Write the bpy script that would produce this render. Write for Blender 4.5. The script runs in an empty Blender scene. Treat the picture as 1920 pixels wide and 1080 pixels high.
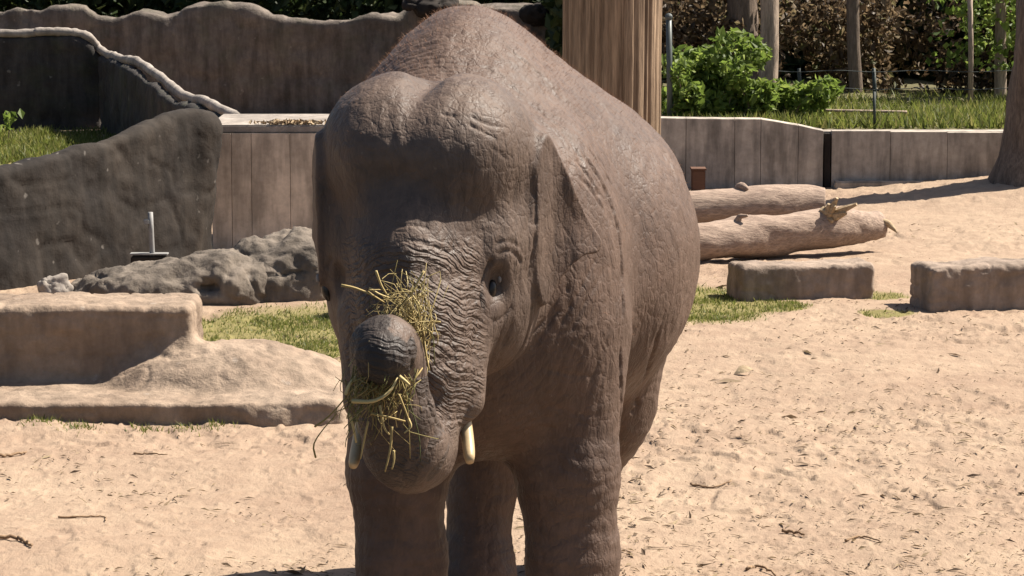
import bpy, bmesh, math, random
import numpy as np
from concurrent.futures import ThreadPoolExecutor
from mathutils import Vector, Matrix
from mathutils.bvhtree import BVHTree

R = math.radians
S = bpy.context.scene
COL = S.collection

# ------------------------------------------------------------------ camera
CAM_H = 3.03
PITCH = R(7.73)
FOC = 5444.0                       # focal length in photograph pixels (1920 wide)
cam_d = bpy.data.cameras.new('camera')
cam_d.sensor_width = 36.0
cam_d.lens = FOC / 1920.0 * 36.0
cam_d.clip_start = 0.1
cam_d.clip_end = 3000.0
cam = bpy.data.objects.new('camera', cam_d)
COL.objects.link(cam)
cam.location = (0, 0, CAM_H)
cam.rotation_euler = (math.pi / 2 - PITCH, 0, 0)
S.camera = cam

# ------------------------------------------------------------------ light
SUN_EL, SUN_AZ = R(52), R(22)      # azimuth: from the right (+x), turned this far to the back (+y)
to_sun = Vector((math.cos(SUN_EL) * math.cos(SUN_AZ), math.cos(SUN_EL) * math.sin(SUN_AZ), math.sin(SUN_EL)))
W = bpy.data.worlds.new('World')
S.world = W
W.use_nodes = True
wn = W.node_tree.nodes
sky_tex = wn.new('ShaderNodeTexSky')
sky_tex.sky_type = 'NISHITA'
sky_tex.sun_disc = False
sky_tex.dust_density = 2.0
sky_tex.ozone_density = 0.6
sky_tex.sun_elevation = SUN_EL
sky_tex.sun_rotation = math.pi / 2 - SUN_AZ
bg = wn['Background']
bg.inputs['Strength'].default_value = 0.05
W.node_tree.links.new(sky_tex.outputs[0], bg.inputs['Color'])
sun_d = bpy.data.lights.new('sun', 'SUN')
sun_d.energy = 5.0
sun_d.angle = R(0.55)
sun_d.color = (1.0, 0.93, 0.82)
sun = bpy.data.objects.new('sun', sun_d)
COL.objects.link(sun)
sun.location = (20, 5, 25)
sun.rotation_euler = (-to_sun).to_track_quat('-Z', 'Y').to_euler()
S.view_settings.view_transform = 'Standard'
S.view_settings.look = 'None'
S.view_settings.exposure = 1.32
S.view_settings.gamma = 1.0
S.view_settings.use_curve_mapping = False
S.render.engine = 'CYCLES'
S.cycles.max_bounces = 6
S.cycles.use_denoising = True
S.render.filter_size = 2.1


# ------------------------------------------------------------------ helpers
def P(px, py, D):
    """world point at world distance y = D seen at photograph pixel (px, py); used to read real positions off the photo"""
    dx = (px - 960) / FOC
    dy = (540 - py) / FOC
    s = D / (math.cos(PITCH) + dy * math.sin(PITCH))
    return np.array((dx * s, D, CAM_H + s * (-math.sin(PITCH) + dy * math.cos(PITCH))))


def PZ(px, py, z=0.0):
    """world point at height z seen at pixel (px, py)"""
    dx = (px - 960) / FOC
    dy = (540 - py) / FOC
    dirz = -math.sin(PITCH) + dy * math.cos(PITCH)
    s = (z - CAM_H) / dirz
    return np.array((dx * s, s * (math.cos(PITCH) + dy * math.sin(PITCH)), z))


def _hash(ix, iy, iz, seed):
    h = (ix.astype(np.int64) * 374761393 + iy.astype(np.int64) * 668265263 + iz.astype(np.int64) * 2147483647 + seed * 974634777)
    h = (h ^ (h >> 13)) * 1274126177
    h = h ^ (h >> 16)
    return (h & 0xffffff).astype(np.float64) / 0xffffff


def vnoise(p, seed=0):
    """smooth value noise in -1..1, p is (N,3)"""
    p = np.asarray(p, dtype=np.float64)
    i = np.floor(p).astype(np.int64)
    f = p - i
    f = f * f * f * (f * (f * 6 - 15) + 10)
    out = 0
    for dx in (0, 1):
        wx = f[:, 0] if dx else 1 - f[:, 0]
        for dy in (0, 1):
            wy = f[:, 1] if dy else 1 - f[:, 1]
            for dz in (0, 1):
                wz = f[:, 2] if dz else 1 - f[:, 2]
                out = out + wx * wy * wz * _hash(i[:, 0] + dx, i[:, 1] + dy, i[:, 2] + dz, seed)
    return out * 2 - 1


def fbm(p, octaves=4, seed=0, gain=0.5):
    p = np.asarray(p, dtype=np.float64)
    a, s, out = 1.0, 1.0, 0
    for o in range(octaves):
        out = out + a * vnoise(p * s, seed + o * 17)
        a *= gain
        s *= 2.03
    return out


def sstep(a, b, x):
    t = np.clip((x - a) / (b - a), 0, 1)
    return t * t * (3 - 2 * t)


def tag(o, label=None, cat=None, group=None, kind=None):
    if label: o['label'] = label
    if cat: o['category'] = cat
    if group: o['group'] = group
    if kind: o['kind'] = kind
    return o


def np_mesh(name, V, F, smooth=True, mat=None):
    """mesh from numpy arrays; F is (n,3) or (n,4)"""
    V = np.asarray(V, dtype=np.float32)
    F = np.asarray(F, dtype=np.int32)
    me = bpy.data.meshes.new(name)
    me.vertices.add(len(V))
    me.vertices.foreach_set('co', V.ravel())
    n, k = F.shape
    me.loops.add(n * k)
    me.loops.foreach_set('vertex_index', F.ravel())
    me.polygons.add(n)
    me.polygons.foreach_set('loop_start', np.arange(n, dtype=np.int32) * k)
    me.polygons.foreach_set('loop_total', np.full(n, k, dtype=np.int32))
    me.polygons.foreach_set('use_smooth', np.full(n, smooth))
    me.update(calc_edges=True)
    me.validate()
    if mat: me.materials.append(mat)
    return me


def link(name, me, parent=None, loc=None):
    o = bpy.data.objects.new(name, me)
    COL.objects.link(o)
    if loc is not None: o.location = loc
    if parent is not None:
        o.parent = parent
        o.matrix_parent_inverse = Matrix.Translation(-Vector(parent.location))
    return o


def empty(name, loc):
    o = bpy.data.objects.new(name, None)
    COL.objects.link(o)
    o.location = Vector(loc)
    o.empty_display_size = 0.2
    return o


def float_attr(me, name, arr):
    a = me.attributes.new(name, 'FLOAT', 'POINT')
    a.data.foreach_set('value', np.asarray(arr, dtype=np.float32))


# ---- node helpers
class NT:
    def __init__(self, name):
        self.m = bpy.data.materials.new(name)
        self.m.use_nodes = True
        self.t = self.m.node_tree
        self.b = self.t.nodes['Principled BSDF']
        self.pos = None

    def n(self, typ, **kw):
        nd = self.t.nodes.new(typ)
        for k, v in kw.items():
            if k.startswith('i_'):
                key = k[2:]
                key = int(key) if key.isdigit() else key.replace('_', ' ')
                self.set(nd.inputs[key], v)
            else:
                setattr(nd, k, v)
        return nd

    def set(self, inp, v):
        if hasattr(v, 'is_linked'):
            self.t.links.new(v, inp)
        else:
            inp.default_value = v

    def coord(self, scale=(1, 1, 1)):
        if self.pos is None:
            self.pos = self.n('ShaderNodeNewGeometry').outputs['Position']
        if scale == (1, 1, 1): return self.pos
        mp = self.n('ShaderNodeMapping')
        self.t.links.new(self.pos, mp.inputs[0])
        mp.inputs['Scale'].default_value = scale
        return mp.outputs[0]

    def noise(self, scale, detail=4, rough=0.55, co=None, out='Fac'):
        nd = self.n('ShaderNodeTexNoise')
        nd.inputs['Scale'].default_value = scale
        nd.inputs['Detail'].default_value = detail
        nd.inputs['Roughness'].default_value = rough
        self.t.links.new(co or self.coord(), nd.inputs['Vector'])
        return nd.outputs[out]

    def voro(self, scale, feature='F1', co=None, out='Distance', rnd=1.0):
        nd = self.n('ShaderNodeTexVoronoi', feature=feature)
        nd.inputs['Scale'].default_value = scale
        nd.inputs['Randomness'].default_value = rnd
        self.t.links.new(co or self.coord(), nd.inputs['Vector'])
        return nd.outputs[out]

    def ramp(self, fac, *stops):
        nd = self.n('ShaderNodeValToRGB')
        el = nd.color_ramp.elements
        while len(el) < len(stops): el.new(0.5)
        for e, (p, c) in zip(el, stops):
            e.position = p
            e.color = (c, c, c, 1) if isinstance(c, (int, float)) else (*c, 1)
        self.t.links.new(fac, nd.inputs[0])
        return nd.outputs[0]

    def math(self, op, a, b=None, clamp=False):
        nd = self.n('ShaderNodeMath', operation=op)
        nd.use_clamp = clamp
        self.set(nd.inputs[0], a)
        if b is not None: self.set(nd.inputs[1], b)
        return nd.outputs[0]

    def mix(self, fac, a, b, blend='MIX'):
        nd = self.n('ShaderNodeMix', data_type='RGBA', blend_type=blend)
        self.set(nd.inputs[0], fac)
        for i, v in ((6, a), (7, b)):
            if isinstance(v, tuple): v = (*v, 1) if len(v) == 3 else v
            self.set(nd.inputs[i], v)
        return nd.outputs[2]

    def attr(self, name, out='Fac'):
        return self.n('ShaderNodeAttribute', attribute_name=name).outputs[out]

    def bump(self, height, strength=0.5, dist=0.01, normal=None):
        nd = self.n('ShaderNodeBump')
        nd.inputs['Strength'].default_value = strength
        nd.inputs['Distance'].default_value = dist
        self.t.links.new(height, nd.inputs['Height'])
        if normal is not None: self.t.links.new(normal, nd.inputs['Normal'])
        return nd.outputs[0]

    def done(self, color=None, rough=0.8, normal=None, spec=0.3):
        if color is not None: self.set(self.b.inputs['Base Color'], (*color, 1) if isinstance(color, tuple) else color)
        self.set(self.b.inputs['Roughness'], rough)
        self.set(self.b.inputs['Specular IOR Level'], spec)
        if normal is not None: self.t.links.new(normal, self.b.inputs['Normal'])
        return self.m


# ---- signed distance modelling
def sd_ell(p, c, r, rot=None):
    q = p - np.asarray(c)
    if rot is not None: q = q @ rot
    r = np.asarray(r, dtype=np.float64)
    k0 = np.linalg.norm(q / r, axis=1)
    k1 = np.linalg.norm(q / (r * r), axis=1)
    return k0 * (k0 - 1.0) / np.maximum(k1, 1e-9)


def sd_cone(p, a, b, ra, rb):
    """capsule with a radius at each end; also gives the parameter along it"""
    a = np.asarray(a); b = np.asarray(b)
    ba = b - a
    t = np.clip(((p - a) @ ba) / (ba @ ba), 0, 1)
    d = np.linalg.norm(p - a - t[:, None] * ba, axis=1)
    return d - (ra + (rb - ra) * t)


def smin(a, b, k):
    h = np.maximum(k - np.abs(a - b), 0) / k
    return np.minimum(a, b) - h * h * k * 0.25


def smax(a, b, k):
    return -smin(-a, -b, k)


def rotz(deg):
    c, s = math.cos(R(deg)), math.sin(R(deg))
    return np.array(((c, -s, 0), (s, c, 0), (0, 0, 1.0)))


POOL = ThreadPoolExecutor(4)


def par(fn, p):
    """fn over many points, in threads"""
    if len(p) < 20000: return fn(p)
    ch = np.array_split(p, max(4, len(p) // 60000))
    return np.concatenate(list(POOL.map(fn, ch)))


def surface_nets(fn, lo, hi, h, project=1):
    """mesh of fn(p)=0 inside a box, evaluated densely only near the surface"""
    lo = np.asarray(lo, dtype=np.float64)
    q = 4
    nc = np.ceil((np.asarray(hi) - lo) / (h * q)).astype(int)
    n = nc * q
    cc = np.stack(np.meshgrid(*[(np.arange(nc[i]) + 0.5) * h * q + lo[i] for i in range(3)], indexing='ij'), -1).reshape(-1, 3)
    dc = par(fn, cc).reshape(nc)
    near = np.abs(dc) < h * q * 1.25
    F = np.repeat(np.repeat(np.repeat(dc.astype(np.float32), q, 0), q, 1), q, 2)
    bi = np.argwhere(near)
    off = np.stack(np.meshgrid(np.arange(q), np.arange(q), np.arange(q), indexing='ij'), -1).reshape(-1, 3)
    for st in range(0, len(bi), 12000):
        idx = (bi[st:st + 12000, None, :] * q + off[None]).reshape(-1, 3)
        F[idx[:, 0], idx[:, 1], idx[:, 2]] = par(fn, lo + (idx + 0.5) * h)
    s = F < 0
    cnt = np.zeros(n - 1, dtype=np.int8)
    corner = [(i, j, k) for i in (0, 1) for j in (0, 1) for k in (0, 1)]
    for i, j, k in corner:
        cnt += s[i:n[0] - 1 + i, j:n[1] - 1 + j, k:n[2] - 1 + k]
    act = np.argwhere((cnt > 0) & (cnt < 8))
    vid = np.full(n - 1, -1, dtype=np.int32)
    vid[act[:, 0], act[:, 1], act[:, 2]] = np.arange(len(act))
    val = {c: F[act[:, 0] + c[0], act[:, 1] + c[1], act[:, 2] + c[2]] for c in corner}
    acc = np.zeros((len(act), 3)); num = np.zeros(len(act))
    for a in corner:
        for ax in range(3):
            if a[ax] == 0:
                b = tuple(1 if t == ax else a[t] for t in range(3))
                va, vb = val[a], val[b]
                m = (va < 0) != (vb < 0)
                t = np.where(m, va / np.where(m, va - vb, 1), 0)
                pt = np.tile(np.array(a, dtype=np.float64), (len(act), 1))
                pt[:, ax] += t
                acc[m] += pt[m]; num[m] += 1
    V = lo + (act + acc / num[:, None] + 0.5) * h
    quads = []
    for ax in range(3):
        sl0 = [slice(1, -1)] * 3; sl1 = [slice(1, -1)] * 3
        sl0[ax] = slice(0, n[ax] - 1); sl1[ax] = slice(1, n[ax])
        e = s[tuple(sl0)] != s[tuple(sl1)]
        pos = np.argwhere(e)
        o = np.array([1, 1, 1]); o[ax] = 0
        pos = pos + o
        u, v = [(1, 2), (2, 0), (0, 1)][ax]
        def cell(du, dv):
            c = pos.copy(); c[:, u] += du; c[:, v] += dv
            return vid[c[:, 0], c[:, 1], c[:, 2]]
        qd = np.stack((cell(-1, -1), cell(0, -1), cell(0, 0), cell(-1, 0)), 1)
        inside = s[pos[:, 0], pos[:, 1], pos[:, 2]]
        qd[~inside] = qd[~inside][:, ::-1]
        quads.append(qd)
    Q = np.concatenate(quads)
    Q = Q[(Q >= 0).all(1)]
    for it in range(project):
        V = V - sdf_normals(fn, V) * np.clip(par(fn, V), -h, h)[:, None] * 0.8
    return V, Q, mesh_normals(V, Q)


def mesh_normals(V, Q):
    n = np.cross(V[Q[:, 2]] - V[Q[:, 0]], V[Q[:, 3]] - V[Q[:, 1]])
    N = np.stack([sum(np.bincount(Q[:, c], n[:, a], len(V)) for c in range(4)) for a in range(3)], 1)
    return N / np.maximum(np.linalg.norm(N, axis=1), 1e-12)[:, None]


def sdf_normals(fn, V, e=0.004):
    k = np.array(((1, -1, -1), (-1, -1, 1), (-1, 1, -1), (1, 1, 1.0)))
    g = 0
    for r in k:
        g = g + r[None] * par(fn, V + r * e)[:, None]
    return g / np.maximum(np.linalg.norm(g, axis=1), 1e-9)[:, None]


def tube(pts, rad, sides=6, caps=True):
    """vertices and quads of a tube through pts; rad is a number or one per point"""
    pts = np.asarray(pts, dtype=np.float64)
    n = len(pts)
    rad = np.broadcast_to(np.asarray(rad, dtype=np.float64), (n,))
    T = np.gradient(pts, axis=0)
    T /= np.maximum(np.linalg.norm(T, axis=1), 1e-9)[:, None]
    ref = np.array((0.31, 0.17, 0.93)) if abs(T[0, 2]) < 0.85 else np.array((0.93, 0.3, 0.1))
    A = np.cross(T, ref); A /= np.linalg.norm(A, axis=1)[:, None]
    B = np.cross(T, A)
    an = np.arange(sides) * 2 * math.pi / sides
    V = (pts[:, None] + rad[:, None, None] * (np.cos(an)[None, :, None] * A[:, None] + np.sin(an)[None, :, None] * B[:, None])).reshape(-1, 3)
    F = []
    for i in range(n - 1):
        for j in range(sides):
            k = (j + 1) % sides
            F.append((i * sides + j, i * sides + k, (i + 1) * sides + k, (i + 1) * sides + j))
    if caps:
        V = np.vstack((V, pts[:1], pts[-1:]))
        c0, c1 = n * sides, n * sides + 1
        for j in range(sides):
            k = (j + 1) % sides
            F.append((c0, k, j, c0))
            F.append((c1, (n - 1) * sides + j, (n - 1) * sides + k, c1))
    return V, F


def faces_mesh(name, V, F, mat=None, smooth=True):
    """mesh from mixed faces (a quad with a repeated first corner is a triangle)"""
    me = bpy.data.meshes.new(name)
    me.from_pydata([tuple(v) for v in V], [], [tuple(f[:3]) if (len(f) == 4 and f[0] == f[3]) else tuple(f) for f in F])
    me.polygons.foreach_set('use_smooth', [smooth] * len(me.polygons))
    me.update()
    if mat: me.materials.append(mat)
    return me


def spline(pts, n):
    """Catmull-Rom through pts, n samples"""
    p = np.asarray(pts, dtype=np.float64)
    p = np.vstack((2 * p[0] - p[1], p, 2 * p[-1] - p[-2]))
    t = np.linspace(0, len(p) - 3 - 1e-6, n)
    i = t.astype(int); f = (t - i)[:, None]
    a, b, c, d = p[i], p[i + 1], p[i + 2], p[i + 3]
    return 0.5 * (2 * b + (c - a) * f + (2 * a - 5 * b + 4 * c - d) * f * f + (3 * b - a - 3 * c + d) * f ** 3)
# ================================================================== materials of the place
def mat_sand():
    t = NT('sand')
    g = t.attr('grass')
    n1 = t.noise(0.55, 4, 0.6)
    n2 = t.noise(5, 6, 0.65)
    n3 = t.noise(45, 5, 0.7, co=t.coord((1, .6, 1)))
    big = t.noise(0.22, 3, 0.5)
    c = t.mix(t.ramp(n1, (0.35, 0.0), (0.65, 1.0)), (0.280, 0.203, 0.145), (0.322, 0.241, 0.171))
    c = t.mix(t.ramp(n2, (0.36, 0.0), (0.68, 1.0)), t.mix(1.0, c, (0.82, 0.79, 0.79), 'MULTIPLY'), c)
    damp = t.ramp(t.noise(0.35, 5, 0.6, co=t.coord((1, .7, 1))), (0.50, 0.0), (0.66, 1.0))
    c = t.mix(t.math('MULTIPLY', damp, 0.5), c, t.mix(1.0, c, (0.80, 0.74, 0.74), 'MULTIPLY'))
    c = t.mix(t.math('MULTIPLY', t.ramp(n3, (0.58, 0.0), (0.72, 1.0)), 0.38), c, (0.154, 0.102, 0.067))
    soil = t.mix(n2, (0.12, 0.11, 0.04), (0.22, 0.18, 0.08))
    c = t.mix(g, c, soil)
    b = t.bump(t.noise(16, 6, 0.7, co=t.coord((1, .55, 1))), 0.55, 0.03)
    b = t.bump(n3, 0.5, 0.012, b)
    b = t.bump(t.noise(160, 3, 0.6), 0.3, 0.004, b)
    return t.done(c, 0.95, b, 0.1)


def mat_rock(name, a, b_, streak=0.5, moss=0.0, dist=0.03):
    t = NT(name)
    n1 = t.noise(1.6, 5, 0.6)
    n2 = t.noise(13, 6, 0.7)
    n3 = t.noise(60, 4, 0.7)
    st = t.noise(6, 4, 0.6, co=t.coord((1.3, 1.3, 0.22)))
    c = t.mix(t.ramp(n1, (0.3, 0.0), (0.7, 1.0)), a, b_)
    c = t.mix(streak, c, t.ramp(st, (0.36, 0.40), (0.60, 1.15)), 'MULTIPLY')
    c = t.mix(0.6, c, t.ramp(n2, (0.32, 0.66), (0.66, 1.15)), 'MULTIPLY')
    if moss: c = t.mix(t.math('MULTIPLY', t.ramp(t.noise(3, 4), (0.5, 0.0), (0.62, 1.0)), moss), c, (0.10, 0.12, 0.05))
    pale = t.ramp(t.noise(9, 2, 0.5), (0.70, 0.0), (0.76, 1.0))
    c = t.mix(t.math('MULTIPLY', pale, 0.22), c, (0.40, 0.36, 0.32))
    b = t.bump(n2, 0.6, dist)
    b = t.bump(n3, 0.45, dist * 0.3, b)
    return t.done(c, 0.9, b, 0.2)


def mat_leaf(name, cols, trans=0.5, rough=0.55):
    """leaf colour varies from leaf to leaf by an attribute on the points"""
    t = NT(name)
    r = t.attr('leaf_tint')
    c = t.ramp(r, *[(i / max(len(cols) - 1, 1), q) for i, q in enumerate(cols)])
    m = t.done(c, rough, None, 0.3)
    tr = t.n('ShaderNodeBsdfTranslucent')
    t.t.links.new(c, tr.inputs['Color'])
    mx = t.n('ShaderNodeMixShader')
    mx.inputs[0].default_value = trans
    out = t.t.nodes['Material Output']
    t.t.links.new(t.b.outputs[0], mx.inputs[1])
    t.t.links.new(tr.outputs[0], mx.inputs[2])
    t.t.links.new(mx.outputs[0], out.inputs['Surface'])
    return m


def mat_wood(name, a, b_, axis=(6, 6, .5), depth=0.02):
    t = NT(name)
    n1 = t.noise(3.0, 6, 0.65, co=t.coord(axis))
    n2 = t.noise(9.0, 5, 0.7, co=t.coord(tuple(q * 1.3 for q in axis)))
    c = t.mix(t.ramp(n1, (0.32, 0.0), (0.66, 1.0)), a, b_)
    c = t.mix(0.7, c, t.ramp(n2, (0.36, 0.5), (0.6, 1.1)), 'MULTIPLY')
    b = t.bump(n1, 0.6, depth)
    b = t.bump(n2, 0.5, depth * 0.5, b)
    return t.done(c, 0.85, b, 0.2)


M_SAND = mat_sand()
M_LEDGE = mat_rock('sandy_stone', (0.201, 0.144, 0.104), (0.317, 0.240, 0.177), 0.4, 0, 0.03)
M_BLOCK = mat_rock('block_stone', (0.20, 0.152, 0.120), (0.31, 0.238, 0.185), 0.45, 0, 0.02)
M_BOULDER = mat_rock('boulder_stone', (0.085, 0.070, 0.058), (0.20, 0.163, 0.130), 0.5, 0, 0.03)
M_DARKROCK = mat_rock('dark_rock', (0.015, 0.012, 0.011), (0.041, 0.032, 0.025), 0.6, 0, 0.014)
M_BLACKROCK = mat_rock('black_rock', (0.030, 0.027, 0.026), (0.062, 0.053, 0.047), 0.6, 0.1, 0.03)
M_BACKROCK = mat_rock('weathered_rock', (0.101, 0.084, 0.073), (0.182, 0.149, 0.124), 0.65, 0.1, 0.03)
M_COPING = mat_rock('coping_stone', (0.20, 0.172, 0.15), (0.34, 0.295, 0.255), 0.4, 0, 0.015)
M_CONC = mat_rock('concrete', (0.470, 0.382, 0.304), (0.647, 0.530, 0.421), 0.6, 0, 0.008)
M_CONCR = mat_rock('grey_concrete', (0.270, 0.238, 0.207), (0.450, 0.387, 0.324), 0.7, 0, 0.008)
M_POST = mat_wood('split_wood', (0.125, 0.082, 0.053), (0.365, 0.259, 0.173), (7, 7, .35), 0.02)
M_LOG = mat_wood('log_wood', (0.22, 0.155, 0.12), (0.35, 0.26, 0.20), (1, 6, 6), 0.02)
M_BARE = mat_wood('bare_wood', (0.285, 0.203, 0.120), (0.413, 0.315, 0.203), (3, 8, 8), 0.01)
M_BARK = mat_wood('tree_bark', (0.10, 0.075, 0.058), (0.20, 0.15, 0.115), (6, 6, .9), 0.03)
M_PALEBARK = mat_wood('pale_bark', (0.22, 0.165, 0.125), (0.40, 0.31, 0.24), (6, 6, .9), 0.02)
M_GRASS = mat_leaf('grass_blades', [(0.070, 0.095, 0.018), (0.145, 0.165, 0.036), (0.25, 0.22, 0.08)], 0.5)
M_SHRUB = mat_leaf('shrub_leaves', [(0.07, 0.11, 0.020), (0.17, 0.235, 0.045), (0.31, 0.36, 0.09)], 0.55)
M_DRYLEAF = mat_leaf('dry_leaves', [(0.043, 0.030, 0.019), (0.115, 0.076, 0.043), (0.245, 0.180, 0.108), (0.086, 0.094, 0.029)], 0.5)
M_DARKLEAF = mat_leaf('dark_leaves', [(0.018, 0.030, 0.010), (0.035, 0.055, 0.016), (0.09, 0.10, 0.03)], 0.35)
M_LITTER = mat_leaf('litter', [(0.070, 0.045, 0.028), (0.168, 0.115, 0.070), (0.294, 0.224, 0.133)], 0.2, 0.8)
t = NT('white_paint'); M_WHITE = t.done(t.mix(t.noise(30), (0.17, 0.165, 0.16), (0.28, 0.27, 0.26)), 0.6)
t = NT('galvanised_metal'); M_METAL = t.done(t.mix(t.noise(30), (0.050, 0.058, 0.055), (0.100, 0.110, 0.105)), 0.45); M_METAL.node_tree.nodes['Principled BSDF'].inputs['Metallic'].default_value = 0.2
t = NT('dark_paint'); M_DARKPAINT = t.done(t.mix(t.noise(30), (0.02, 0.028, 0.024), (0.04, 0.05, 0.045)), 0.6)
t = NT('brown_board'); M_BROWN = t.done(t.mix(t.noise(12, co=t.coord((1, 1, 5))), (0.07, 0.035, 0.022), (0.13, 0.065, 0.04)), 0.8)

# ================================================================== ground
LAWNS = []      # (centre x, centre y, rx, ry, rotation)


def lawn_weight(x, y):
    w = np.zeros_like(x)
    nz = 0.45 * fbm(np.stack((x * 2.2, y * 1.3, x * 0), 1), 3, 31)
    for cx, cy, rx, ry in ((-1.62, 19.9, 1.05, 1.30), (1.35, 21.4, .62, .95), (1.78, 21.25, .45, .35), (-6.0, 34.6, 2.9, 2.6),
                           (2.78, 21.9, .22, .25), (2.72, 20.9, .2, .18)):
        d = np.sqrt(((x - cx) / rx) ** 2 + ((y - cy) / ry) ** 2)
        w = np.maximum(w, sstep(1.12, .75, d + nz * .35))
    return w


def ground_z(x, y):
    z = 0.17 * np.exp(-(((x - 5.5) / 1.5) ** 2 + ((y - 29.2) / 1.3) ** 2))
    z = z + 0.10 * np.exp(-(((x - 1.7) / 1.3) ** 2 + ((y - 26.6) / 1.2) ** 2))
    return z


def sand_relief(x, y):
    p = np.stack((x, y, x * 0), 1)
    z = 0.024 * fbm(p * 0.9, 2, 1)
    rough = 0.45 + 0.55 * sstep(-.35, .35, fbm(p * .55, 2, 3)) * sstep(12.5, 15.5, y)
    a = fbm(p * np.array((4.5, 3.0, 1)), 3, 7)
    z = z + 0.012 * a * rough
    pits = vnoise(p * np.array((9, 6.5, 1)) + 0.6 * a[:, None], 13)
    z = z - 0.016 * sstep(.2, .7, pits) * rough
    foot = vnoise(p * np.array((2.6, 2.2, 1)) + .4 * a[:, None], 23)
    z = z - 0.022 * sstep(.35, .6, foot) * rough * .45 + 0.004 * sstep(.2, .35, foot) * sstep(.5, .35, foot)
    clod = vnoise(p * np.array((27, 19, 1)), 19)
    z = z + 0.016 * sstep(.55, .9, clod) * rough
    return z


yy = np.concatenate((np.linspace(352, 1330, 800)[::-1], np.linspace(350, 150, 90), np.linspace(148, -120, 40)))
Dr = CAM_H * FOC / (yy + 199.0)
Dr = np.concatenate(([-60, -20, 0, 5], Dr, [260, 500, 1500]))
tt = np.concatenate(([-60, -10, -3, -1.4], np.linspace(-1, 1, 500), [1.4, 3, 10, 60]))
gx = tt[None, :] * np.maximum(Dr, 8)[:, None] * 0.195
gy = np.repeat(Dr[:, None], len(tt), 1)
gxf, gyf = gx.ravel(), gy.ravel()
gz = ground_z(gxf, gyf)
mnear = (gyf > 7) & (gyf < 34) & (np.abs(gxf) < 9)
gz[mnear] += sand_relief(gxf[mnear], gyf[mnear])
ni, nj = gx.shape
idx = np.arange(ni * nj).reshape(ni, nj)
gq = np.stack((idx[:-1, :-1], idx[:-1, 1:], idx[1:, 1:], idx[1:, :-1]), -1).reshape(-1, 4)
g_me = np_mesh('ground', np.stack((gxf, gyf, gz), 1), gq, True, M_SAND)
lw = np.zeros(len(gxf)); mm = (gyf > 10) & (gyf < 45) & (np.abs(gxf) < 12)
lw[mm] = lawn_weight(gxf[mm], gyf[mm])
float_attr(g_me, 'grass', lw)
tag(link('ground', g_me), kind='structure')


# ---- unseen dark ground sheet, added to cut bounce light onto the elephant
t = NT('bounce_cut_dark')
M_BOUNCECUT = t.done(t.mix(t.noise(60, 4), (0.035, 0.035, 0.036), (0.065, 0.063, 0.06)), 0.9, t.bump(t.noise(150, 3), 0.4, 0.005))
tag(link('bounce_cut_sheet', np_mesh('bounce_cut_sheet', np.array([(-60, -50, .045), (60, -50, .045), (60, 8.9, .045), (-60, 8.9, .045)]), np.array([[0, 1, 2, 3]]), False, M_BOUNCECUT)), kind='structure')
bm = bmesh.new(); bmesh.ops.create_cube(bm, size=1.0)  # made-up edge strip finishing the added dark sheet
bm.transform(Matrix.Translation((0, 8.98, .05)) @ Matrix.Diagonal((120, .15, .22, 1)))
me = bpy.data.meshes.new('bounce_cut_edge'); bm.to_mesh(me); bm.free(); me.materials.append(M_CONCR)
tag(link('bounce_cut_edge', me), kind='structure')


def gz1(x, y):
    return float(ground_z(np.array([x]), np.array([y]))[0] + sand_relief(np.array([x]), np.array([y]))[0])


# ---- raised bed behind the low wall on the right
bx = np.linspace(1.2, 14, 80); by = np.concatenate((np.linspace(30.42, 36, 50), [40, 60]))
BX, BY = np.meshgrid(bx, by)
bz = 0.585 + 0.05 * fbm(np.stack((BX.ravel() * 1.2, BY.ravel() * 1.2, BX.ravel() * 0), 1), 3, 41) + 0.03 * sstep(31, 36, BY.ravel())
bi = np.arange(BX.size).reshape(BX.shape)
bq = np.stack((bi[:-1, :-1], bi[:-1, 1:], bi[1:, 1:], bi[1:, :-1]), -1).reshape(-1, 4)
t = NT('bed_soil'); M_SOIL = t.done(t.mix(t.noise(6, 5), (0.05, 0.04, 0.022), (0.13, 0.12, 0.05)), 0.95, t.bump(t.noise(15, 5), 0.6, 0.04))
tag(link('planting_bed', np_mesh('planting_bed', np.stack((BX.ravel(), BY.ravel(), bz), 1), bq, True, M_SOIL)), kind='structure')


# ---- leaves and blades
def leaf_cloud(C, size, rng, flat=0.0, aspect=1.7, up=None):
    """two-triangle bent leaves at C; returns vertices and faces"""
    n = len(C)
    a = rng.normal(0, 1, (n, 3)); a[:, 2] *= (1 - flat)
    if up is not None: a = a * (1 - up) + np.array((0, 0, 1.0)) * up * rng.choice((-1, 1), n)[:, None]
    a /= np.linalg.norm(a, axis=1)[:, None]
    b = np.cross(a, rng.normal(0, 1, (n, 3))); b /= np.linalg.norm(b, axis=1)[:, None]
    c = np.cross(a, b)
    s = size * rng.uniform(.6, 1.35, n)[:, None]
    V = np.stack((C - a * s * aspect * .5, C + b * s * .5 + c * s * .12, C + a * s * aspect * .5 - c * s * .1, C - b * s * .5 + c * s * .12), 1).reshape(-1, 3)
    F = np.arange(4 * n).reshape(-1, 4)
    return V, F


def leaf_object(name, C, size, mat, rng, parent=None, tint=None, **kw):
    V, F = leaf_cloud(C, size, rng, **kw)
    me = np_mesh(name, V, F, False, mat)
    t_ = rng.beta(1.6, 2.2, len(C)) if tint is None else tint
    float_attr(me, 'leaf_tint', np.repeat(t_, 4))
    return link(name, me, parent)


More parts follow.
